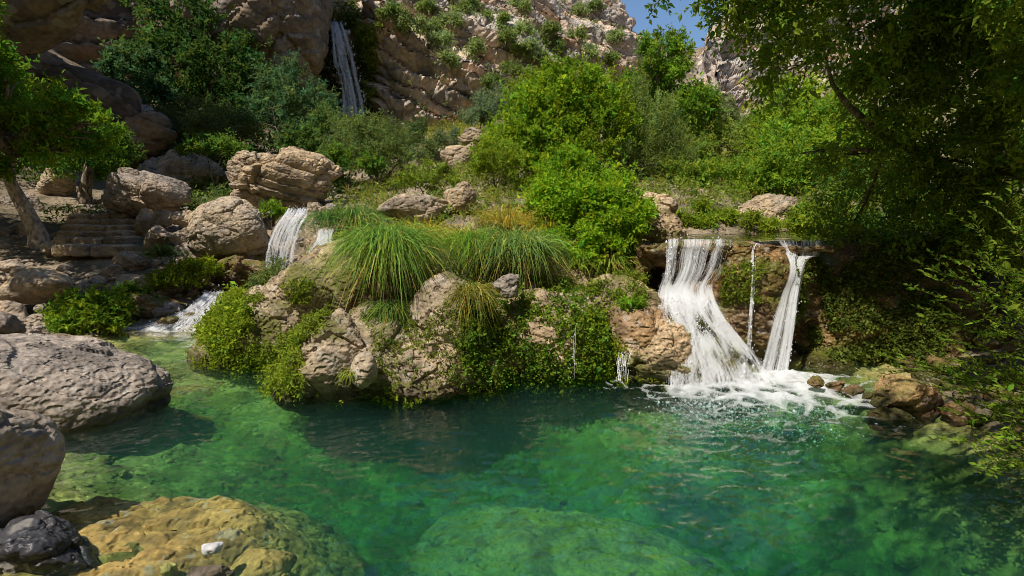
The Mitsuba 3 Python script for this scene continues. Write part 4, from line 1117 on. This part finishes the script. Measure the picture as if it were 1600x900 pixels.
B('poplar', 'slender green tree against the blue sky', 'tree', [(1035, 95, 18, 32, 34), (1010, 130, 18.5, 30, 30), (1055, 140, 18, 40, 36), (1030, 180, 17.8, 50, 40), (1080, 190, 18, 36, 46), (1035, 72, 18, 14, 16)], 2300, (.12, .055), (.08, .155, .018), 785, up=.6)
for i, (lab, bl, n, col, lf) in enumerate([
    ('yellow green bush behind the ledge of the right waterfall', [(1085, 255, 15.5, 44, 40), (1060, 290, 12.5, 40, 28)], 1200, (.11, .17, .025), (.085, .04)),
    ('light green bush in the sun below the right cliff', [(1140, 235, 18, 48, 32), (1180, 215, 18.5, 38, 34)], 1000, (.12, .17, .035), (.10, .05)),
    ('pale bush high under the right cliff', [(1120, 185, 25, 38, 26), (1095, 165, 26, 26, 24)], 600, (.13, .155, .06), (.15, .06)),
    ('green bush above the layered boulder by the right waterfall', [(1130, 290, 12, 52, 32), (1175, 285, 12.5, 46, 34)], 1300, (.11, .185, .022), (.075, .036)),
    ('bushy sapling right of the layered boulder', [(1235, 275, 12, 50, 42), (1215, 240, 13, 46, 40)], 1400, (.10, .18, .02), (.08, .04)),
    ('sunlit leafy bush under the limb of the overhanging tree', [(1265, 215, 13.5, 56, 50), (1300, 260, 12.5, 54, 40)], 1600, (.11, .19, .02), (.09, .045)),
    ('bright green bush lit through the gap beneath the overhanging tree', [(1290, 190, 14.5, 60, 42), (1345, 235, 14.2, 60, 42), (1235, 165, 15, 50, 36), (1300, 270, 13.6, 60, 40)], 2600, (.13, .215, .022), (.10, .05)),
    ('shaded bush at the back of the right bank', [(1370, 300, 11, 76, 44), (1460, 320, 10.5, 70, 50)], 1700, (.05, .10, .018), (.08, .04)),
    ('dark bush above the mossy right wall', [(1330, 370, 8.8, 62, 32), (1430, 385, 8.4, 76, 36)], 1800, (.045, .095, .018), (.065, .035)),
    ('yellow green bush at the right end of the ledge', [(1272, 345, 8.6, 36, 20)], 500, (.13, .18, .018), (.05, .026))]):
    B('bush', lab, 'bush', bl, n, lf, col, 790 + i, low=-.8)
B('fern', 'bright drooping fern behind the ledge left of the layered boulder', 'fern', [(1105, 340, 8.6, 32, 22), (1078, 350, 8.4, 18, 18)], 600, (.07, .02), (.12, .18, .018), 801, droop=.5)
B('fern', 'yellow green fern in front of the layered boulder', 'fern', [(1180, 352, 8.3, 28, 15)], 350, (.06, .018), (.14, .175, .02), 802, droop=.4)

# ---- shrubs on the cliff
rc = R(820)
spots = [(642, 38, 20), (668, 50, 18), (690, 68, 15), (612, 22, 12), (745, 78, 11), (762, 108, 12), (790, 62, 13), (822, 50, 18), (846, 28, 20), (862, 72, 17), (812, 12, 14), (776, 18, 10), (720, 14, 10), (704, 34, 11), (782, 92, 12), (800, 112, 11),
         (832, 118, 12), (868, 116, 10), (902, 58, 12), (922, 84, 11), (942, 40, 11), (958, 96, 10), (908, 18, 11), (735, 44, 9), (758, 34, 9), (842, 92, 11), (886, 96, 12), (930, 112, 10), (700, 96, 8), (726, 100, 9), (668, 12, 9), (742, 8, 9),
         (880, 10, 10), (930, 12, 9), (962, 60, 9), (976, 84, 8), (810, 82, 9), (905, 105, 9), (650, 70, 9), (770, 132, 9), (815, 138, 10), (600, 52, 8), (860, 50, 9), (830, 76, 9), (955, 22, 8), (790, 36, 8)]
labels_cliff = {0: 'large rounded bush on the nose of the sunlit cliff', 2: 'lower bush beside the large rounded bush on the cliff nose'}
spots = spots[:3] + [q for n_, q in enumerate(spots[3:]) if n_ % 3 != 2]
ORD = 'first second third fourth fifth sixth seventh eighth ninth tenth eleventh twelfth'.split()
band = lambda v: 0 if v < 32 else 1 if v < 64 else 2 if v < 94 else 3
for b_ in range(4):
    for n_, i in enumerate(sorted([i for i in range(3, len(spots)) if band(spots[i][1]) == b_], key=lambda i: spots[i][0])):
        labels_cliff[i] = f"small olive shrub on the sunlit cliff, {ORD[n_]} from the left in its {['top', 'upper', 'middle', 'lowest'][b_]} row"
labels_cliff[1] = 'upright bush just right of the large rounded bush on the cliff nose'
for i, (u, v, s) in enumerate(spots):
    p = hit('cliff', cliff_v, u, v, 20)
    Y = float(p[1]) - .2
    col = [OLIVE, (.09, .12, .035), (.13, .145, .06), (.07, .105, .03)][i % 4]
    bush('cliff_shrub', labels_cliff.get(i, 'small olive green shrub rooted on a ledge of the sunlit cliff'), 'shrub', [(u, v + 1, Y, s * .75, s * .55)], int(50 + s * 6), (.17, .075), np.array(col) * 1.35, 830 + i, k=6, group='shrubs on the ledges of the sunlit cliff' if i > 2 else None, stems=i < 6, root=p, low=-.3)
rc = R(825)
cn = vnormals(cliff_v, grid_faces(420, 330))
uC, vC = proj(cliff_v)
def cliff_moss(label, poly, n, col, seed, thin=.35):
    ok = inside(uC, vC, poly) & (meshkit.fbm(cliff_v * .9, 3, seed) > thin)
    nn = cn[ok] * np.sign(-cn[ok][:, 1:2])
    cover('moss', label, 'moss', (cliff_v[ok] + nn * .05, nn), n, (.13, .06), col, seed, L=.4, hang=1.0)
cliff_moss('yellow green moss strip hanging right of the far waterfall', [(560, 32), (590, 36), (588, 110), (582, 175), (566, 170), (560, 90)], 1300, (.12, .135, .02), 826, .25)
cliff_moss('dark moss on the wet cliff left of the far waterfall', [(494, 40), (518, 40), (528, 120), (536, 190), (500, 190)], 900, (.03, .045, .015), 827, .3)
cliff_moss('green growth at the lip of the far waterfall', [(490, 0), (560, 0), (560, 34), (500, 40)], 700, (.09, .115, .03), 828, .35)
ok = (uC > 480) & (uC < 1010) & (vC < 260) & (vC > -10) & (cn[:, 2] * np.sign(-cn[:, 1]) > .25) & (meshkit.fbm(cliff_v * .5, 3, 5) > .47)
nn = cn[ok] * np.sign(-cn[ok][:, 1:2])
V, f, C = surface_sprigs((cliff_v[ok], nn), 700, rc, (.16, .06), (.13, .135, .055), k=6, L=.3, hang=-.8)
tag(put('scrub', (V, f), LEAF, smooth=False, color=C), 'low dry scrub covering the ledges of the cliff', None, None, 'stuff')

# ---- undergrowth and grass over the valley floor
r = R(850)
xy = np.column_stack([r.uniform(-4.5, 14, 26000), 7.8 + 24 * r.random(26000) ** 1.5])
z = terr(xy)
keep = (z > .35) & (np.abs(xy[:, 0] / xy[:, 1]) < 1.05) & ~((xy[:, 0] > lip_lo[0] - .1) & (xy[:, 0] < lip_hi[0] + .6) & (xy[:, 1] < 9.4)) & (xy[:, 0] > -3.8 + .0 * xy[:, 1]) & (meshkit.fbm(np.column_stack([xy * .5, z]), 3, 3) > .40)
xy = xy[keep][:9000]
zg = ground_z(xy)
sc_ = np.clip(xy[:, 1] / 10, .8, 2.6)
P = np.column_stack([xy, zg])
V, f, C = sprigs(P, np.array([0, 0, 1.0]) + r.normal(size=P.shape) * .5, .22 * sc_, 7, .085, .030, (.11, .15, .028), r, .3, 1.0)
tag(put('undergrowth', (V, f), LEAF, smooth=False, color=C), 'low green undergrowth over the valley floor', None, None, 'stuff')
xy = xy[r.random(len(xy)) < .35]
parts = []
for x, y in xy[:700]:
    s = min(max(y / 10, .8), 2.2)
    parts.append(blades((x, y, ground_z(np.array([[x, y]]))[0] if False else float(terr([[x, y]])[0])), 22, .38 * s, r, .1 * s, col=(.15, .17, .035), seg=5, width=.010 * s, theta=(45, 88), g_=(.1, .7)))
V, f, C = jn(parts)
tag(put('grass', (V, f), LEAF_DRY, smooth=True, color=C), 'yellowish grass among the bushes of the valley floor', None, None, 'stuff')
# low dark growth on the left slope
xy = np.column_stack([r.uniform(-16, -4, 9000), r.uniform(13, 28, 9000)])
z = terr(xy)
keep = (xy[:, 0] / xy[:, 1] > -.95) & (meshkit.fbm(np.column_stack([xy * .35, z]), 3, 31) > .43)
xy = xy[keep][:4000]
P = np.column_stack([xy, ground_z(xy)])
V, f, C = sprigs(P, np.array([0, 0, 1.0]) + r.normal(size=P.shape) * .5, .45, 7, .13, .05, (.055, .095, .025), r, .3, 1.0)
tag(put('undergrowth', (V, f), LEAF, smooth=False, color=C), 'dark undergrowth on the shaded left slope', None, None, 'stuff')

xy = np.column_stack([r.uniform(-14, -3.6, 6000), r.uniform(-1, 10, 6000)])
z = terr(xy)
xy = xy[(z > .5) & (xy[:, 0] / np.maximum(xy[:, 1], .5) < -1.0) & (meshkit.fbm(np.column_stack([xy * .6, z]), 3, 33) > .48)][:2200]
P = np.column_stack([xy, ground_z(xy)])
V, f, C = sprigs(P, np.array([0, 0, 1.0]) + r.normal(size=P.shape) * .5, .28, 7, .085, .03, (.075, .11, .028), r, .3, 1.0)
tag(put('undergrowth', (V, f), LEAF, smooth=False, color=C), 'patchy undergrowth on the slope left of the huge boulder', None, None, 'stuff')

# ---- the big tree that overhangs the right side
r = R(900)
kt = thing('overhanging_tree', 'large shady tree overhanging the whole right side', 'tree')
base = at(1590, 430, 7.6)
base[2] = max(float(terr([[base[0], base[1]]])[0]), base[2] - .4) - .2
trunk_p = np.array([base, at(1580, 360, 7.4), at(1560, 310, 7.2), at(1548, 292, 7.1)])
put('trunk', tube(trunk_p, [.20, .16, .14, .13], 10), 'mat_bark', kt)
limb = np.array([at(1548, 292, 7.1), at(1480, 262, 6.9), at(1420, 226, 6.7), at(1370, 205, 6.6), at(1325, 165, 6.5), at(1300, 130, 6.4), at(1290, 90, 6.4)])
limb2 = np.array([at(1548, 292, 7.1), at(1560, 200, 6.8), at(1540, 90, 6.5), at(1480, -20, 6.2), at(1380, -120, 6.0)])
limb3 = np.array([at(1480, -20, 6.2), at(1380, -60, 6.0), at(1260, -60, 5.9), at(1150, -70, 5.8), at(1060, -60, 5.7)])
limb4 = np.array([at(1420, 226, 6.7), at(1370, 235, 6.5), at(1300, 232, 6.4), at(1250, 240, 6.4)])
put('limb', tube(limb, np.linspace(.085, .012, 7), 8), 'mat_bark', kt)
put('limb', tube(limb2, np.linspace(.11, .05, 5), 8), 'mat_bark', kt)
put('limb', tube(limb3, np.linspace(.06, .015, 5), 8), 'mat_bark', kt)
put('limb', tube(limb4, np.linspace(.035, .008, 4), 6), 'mat_bark', kt)
tb, leaves = [], []
lob = [(1180, -10, 5.9, 70, 45), (1170, 40, 6.0, 40, 34), (1240, 40, 6.0, 70, 60), (1330, 30, 6.2, 90, 70), (1420, 60, 6.2, 90, 80), (1530, 40, 6.0, 100, 90), (1230, 110, 6.5, 40, 50),  (1400, 140, 6.5, 70, 50),
       (1480, 170, 6.3, 90, 70), (1570, 180, 6.0, 90, 90), (1400, 250, 6.8, 90, 44), (1490, 280, 6.6, 90, 60), (1580, 300, 6.3, 80, 70), (1350, 310, 7.4, 76, 40), (1440, 350, 7.0, 90, 50),
       (1540, 380, 6.6, 90, 60), (1150, -60, 5.8, 50, 44), (1130, 12, 5.9, 20, 18), (1320, 375, 7.2, 56, 34), (1600, -60, 5.6, 130, 90), (1450, -80, 5.8, 130, 80), (1300, -90, 5.7, 120, 70),
       (1560, -150, 4.8, 150, 80), (1720, -90, 4.4, 130, 130), (1440, -190, 5.2, 150, 80), (1750, 110, 4.6, 110, 130), (1730, -260, 3.6, 160, 120), (1700, 300, 5.2, 80, 110), (1335, 242, 6.5, 44, 20), (1280, 234, 6.4, 30, 14), (1372, 196, 6.6, 40, 24)]
wlob = [((1.0, 1.5, 4.4), (1.0, .8, .35)), ((1.9, 2.2, 4.5), (.9, .9, .35))]
allimb = np.vstack([bend(a[i], a[i + 1], r, 0, 6, .02) for a in (limb, limb2, limb3, limb4, trunk_p) for i in range(len(a) - 1)])
for i, (u, v, Y, ru, rv) in enumerate(lob):
    c = at(u, v, Y)
    rad = np.array([ru, .9 * (ru + rv) / 2, rv]) * mpp(Y)
    n = int(ru * rv * (.082 if u > 1400 else .055))
    P, A, tn = crown_points(c, rad, n, r, 900 + i, clumps=26, low=-.9, fill=.35)
    A = A * .5 + np.array([-.25, -.1, -.35]) + r.normal(size=A.shape) * .45
    leaves.append(sprigs(P, A, .20, 7, .066, .030, (.095, .16, .022), r, .22, .8, .15, .10, tn))
    s0 = allimb[np.argmin(np.linalg.norm(allimb - c, axis=1))]
    ln = bend(s0, c, r, .04, 7)
    tb.append(tube(ln, np.linspace(.022, .008, 7), 5))
    for q in range(9):
        tb.append(tube(bend(ln[r.integers(2, 7)], c + unit(r.normal(size=3)) * rad * .9, r, .03, 6), np.linspace(.007, .002, 6), 4))
for i, (c, rad) in enumerate(wlob):
    c, rad = np.array(c), np.array(rad)
    P, A, tn = crown_points(c, rad, 190, r, 960 + i, clumps=20, low=-.9, fill=.35)
    leaves.append(sprigs(P, A * .5 + r.normal(size=A.shape) * .5, .20, 7, .068, .032, (.075, .13, .018), r, .22, .8, .15, .10, tn))
    s0 = allimb[np.argmin(np.linalg.norm(allimb - c, axis=1))] if i == 0 else np.array(wlob[i - 1][0])
    tb.append(tube(bend(np.array([4.2, 2.6, 4.6]), c, r, .04, 7), np.linspace(.03, .008, 7), 5))
put('limb', tube(bend(limb2[2], np.array([4.2, 2.6, 4.6]), r, .05, 8), np.linspace(.08, .035, 8), 8), 'mat_bark', kt)
# dangling twig at the top of the sky gap
tw = bend(at(1075, -40, 5.8), at(1022, 12, 5.6), r, .05, 8)
tb.append(tube(tw, np.linspace(.008, .003, 8), 5))
leaves.append(sprigs(np.vstack([tw[3:], tw[4:], at(1043, 4, 5.7)[None]]), np.array([[-.2, 0, -.8]]) + r.normal(size=(10, 3)) * .4, .12, 6, .06, .028, (.052, .10, .016), r))
V, f, C = jn(leaves)
put('foliage', (V, f), LEAF, kt, smooth=False, color=C)
put('twigs', join(tb), 'mat_twig', kt)
labels[kt + '__twigs'] = {'kind': 'stuff'}

# ---- the leafy shrub at the right edge, its shoots reaching over the water
r = R(950)
ks = thing('waterside_shrub', 'leafy shrub at the right edge with long shoots reaching over the water', 'shrub')
origin = at(1700, 560, 3.4)
shoots = [((1392, 552), (1560, 600), 3.5), ((1420, 405), (1560, 470), 3.6), ((1416, 445), (1560, 490), 3.5), ((1400, 575), (1540, 590), 3.4), ((1486, 332), (1600, 400), 3.6), ((1440, 602), (1560, 640), 3.3), ((1456, 518), (1580, 560), 3.3),
          ((1480, 690), (1600, 690), 3.1), ((1500, 380), (1620, 450), 3.4), ((1430, 480), (1580, 520), 3.4), ((1545, 300), (1640, 380), 3.5), ((1470, 640), (1590, 660), 3.2), ((1520, 740), (1640, 720), 3.0), ((1510, 440), (1620, 500), 3.3), ((1490, 565), (1600, 600), 3.2),
          ((1550, 500), (1650, 540), 3.1), ((1560, 620), (1650, 640), 3.0), ((1575, 420), (1660, 470), 3.2), ((1540, 680), (1650, 690), 3.0), ((1470, 400), (1600, 440), 3.7), ((1580, 350), (1680, 420), 3.3), ((1475, 500), (1600, 540), 3.6), ((1535, 580), (1640, 610), 3.3),
          ((1590, 560), (1680, 600), 2.9), ((1500, 620), (1600, 650), 3.4), ((1590, 700), (1690, 700), 2.9), ((1440, 425), (1590, 500), 3.9), ((1530, 400), (1640, 470), 3.8), ((1460, 590), (1590, 620), 3.8), ((1550, 740), (1660, 720), 3.2)]
tb, cand = [], []
for (tip, mid_, Y) in shoots:
    a, m_, b = at(1720, mid_[1] + 40, Y + .3), at(*mid_, Y + .1), at(*tip, Y)
    t = np.linspace(0, 1, 14)[:, None]
    ln = a * (1 - t) ** 2 + 2 * m_ * t * (1 - t) * 1.0 + b * t ** 2 + np.cumsum(r.normal(size=(14, 3)) * .008, 0) * np.sin(np.pi * t)
    tb.append(tube(ln, np.linspace(.007, .0016, 14), 5))
    for q in range(7):
        i0 = r.integers(4, 12)
        d = unit((ln[min(i0 + 1, 13)] - ln[i0]) + r.normal(size=3) * .05 + [0, 0, .02])
        e = ln[i0] + d * r.uniform(.12, .32)
        sub = bend(ln[i0], e, r, .05, 6, .04)
        tb.append(tube(sub, np.linspace(.003, .001, 6), 4))
        cand.append(sub)
    cand.append(ln[3:])
B_, D_, N_, C_, L_ = [], [], [], [], []
for ln in cand:
    tot = np.r_[0, np.cumsum(np.linalg.norm(np.diff(ln, axis=0), axis=1))]
    for q, s in enumerate(np.arange(.03, tot[-1], .017)):
        p = np.array([np.interp(s, tot, ln[:, k]) for k in range(3)])
        i0 = min(np.searchsorted(tot, s), len(ln) - 1)
        d = unit(ln[i0] - ln[max(i0 - 1, 0)] + 1e-6)
        sd_ = unit(np.cross(d, [0, 0, 1]) * (1 if q % 2 else -1) + r.normal(size=3) * .4 + [0, 0, .25])
        B_.append(p); D_.append(unit(d * .7 + sd_ * .8)); N_.append(unit([0, 0, 1] + r.normal(size=3) * .45))
        C_.append(np.array((.095, .17, .02)) * np.exp(r.normal() * .22) * np.array([np.exp(r.normal() * .15), 1, 1]))
        L_.append(.042 * np.exp(r.normal() * .22))
B_, D_, N_, C_, L_ = map(np.array, (B_, D_, N_, C_, L_))
put('branches', join(tb), 'mat_twig', ks)
d = B_ - EYE
z = d @ FWD
uu, vv = d[:, 0] / z * F + 800, 450 - (d @ UPV) / z * F
seen = (uu < 1596) & (vv > 280) & (vv < 790)
order = np.where(seen)[0][np.argsort(-(L_ / z)[seen])]
big = order[:300]
rest = np.setdiff1d(np.arange(len(B_)), big)
def leaf6(B0, D0, N0, L0, W0):
    """A pointed leaf with a midrib fold and a curled tip."""
    W1 = unit(np.cross(D0, N0)); U1 = np.cross(W1, D0)
    pts = [B0]
    for t_, w_, h_ in ((.22, .7, .04), (.5, 1.0, .05), (.78, .62, .02)):
        c_ = B0 + D0 * L0 * t_ - U1 * L0 * .12 * t_ ** 2
        pts += [c_ + W1 * W0 / 2 * w_ + U1 * L0 * h_, c_, c_ - W1 * W0 / 2 * w_ + U1 * L0 * h_]
    pts.append(B0 + D0 * L0 - U1 * L0 * .14)
    fc = [(0, 1, 2), (0, 2, 3)]
    for q in (1, 4):
        fc += [(q, q + 3, q + 4), (q, q + 4, q + 1), (q + 1, q + 4, q + 5), (q + 1, q + 5, q + 2)]
    fc += [(7, 10, 8), (8, 10, 9)]
    return np.array(pts), np.array(fc)
for i in big:
    v_, f_ = leaf6(B_[i], D_[i], N_[i], L_[i], L_[i] * .40)
    put('leaf', (v_, f_), LEAF, ks, smooth=True, color=np.repeat(np.clip(C_[i] * GAIN, .004, .7)[None], len(v_), 0))
V, f, C = leaf_fan(B_[rest], D_[rest], N_[rest], L_[rest], L_[rest] * .40, np.clip(C_[rest] * GAIN, .004, .7))
put('leaves', (V, f), LEAF, ks, smooth=False, color=C)
labels[ks + '__leaves'] = {'kind': 'stuff'}
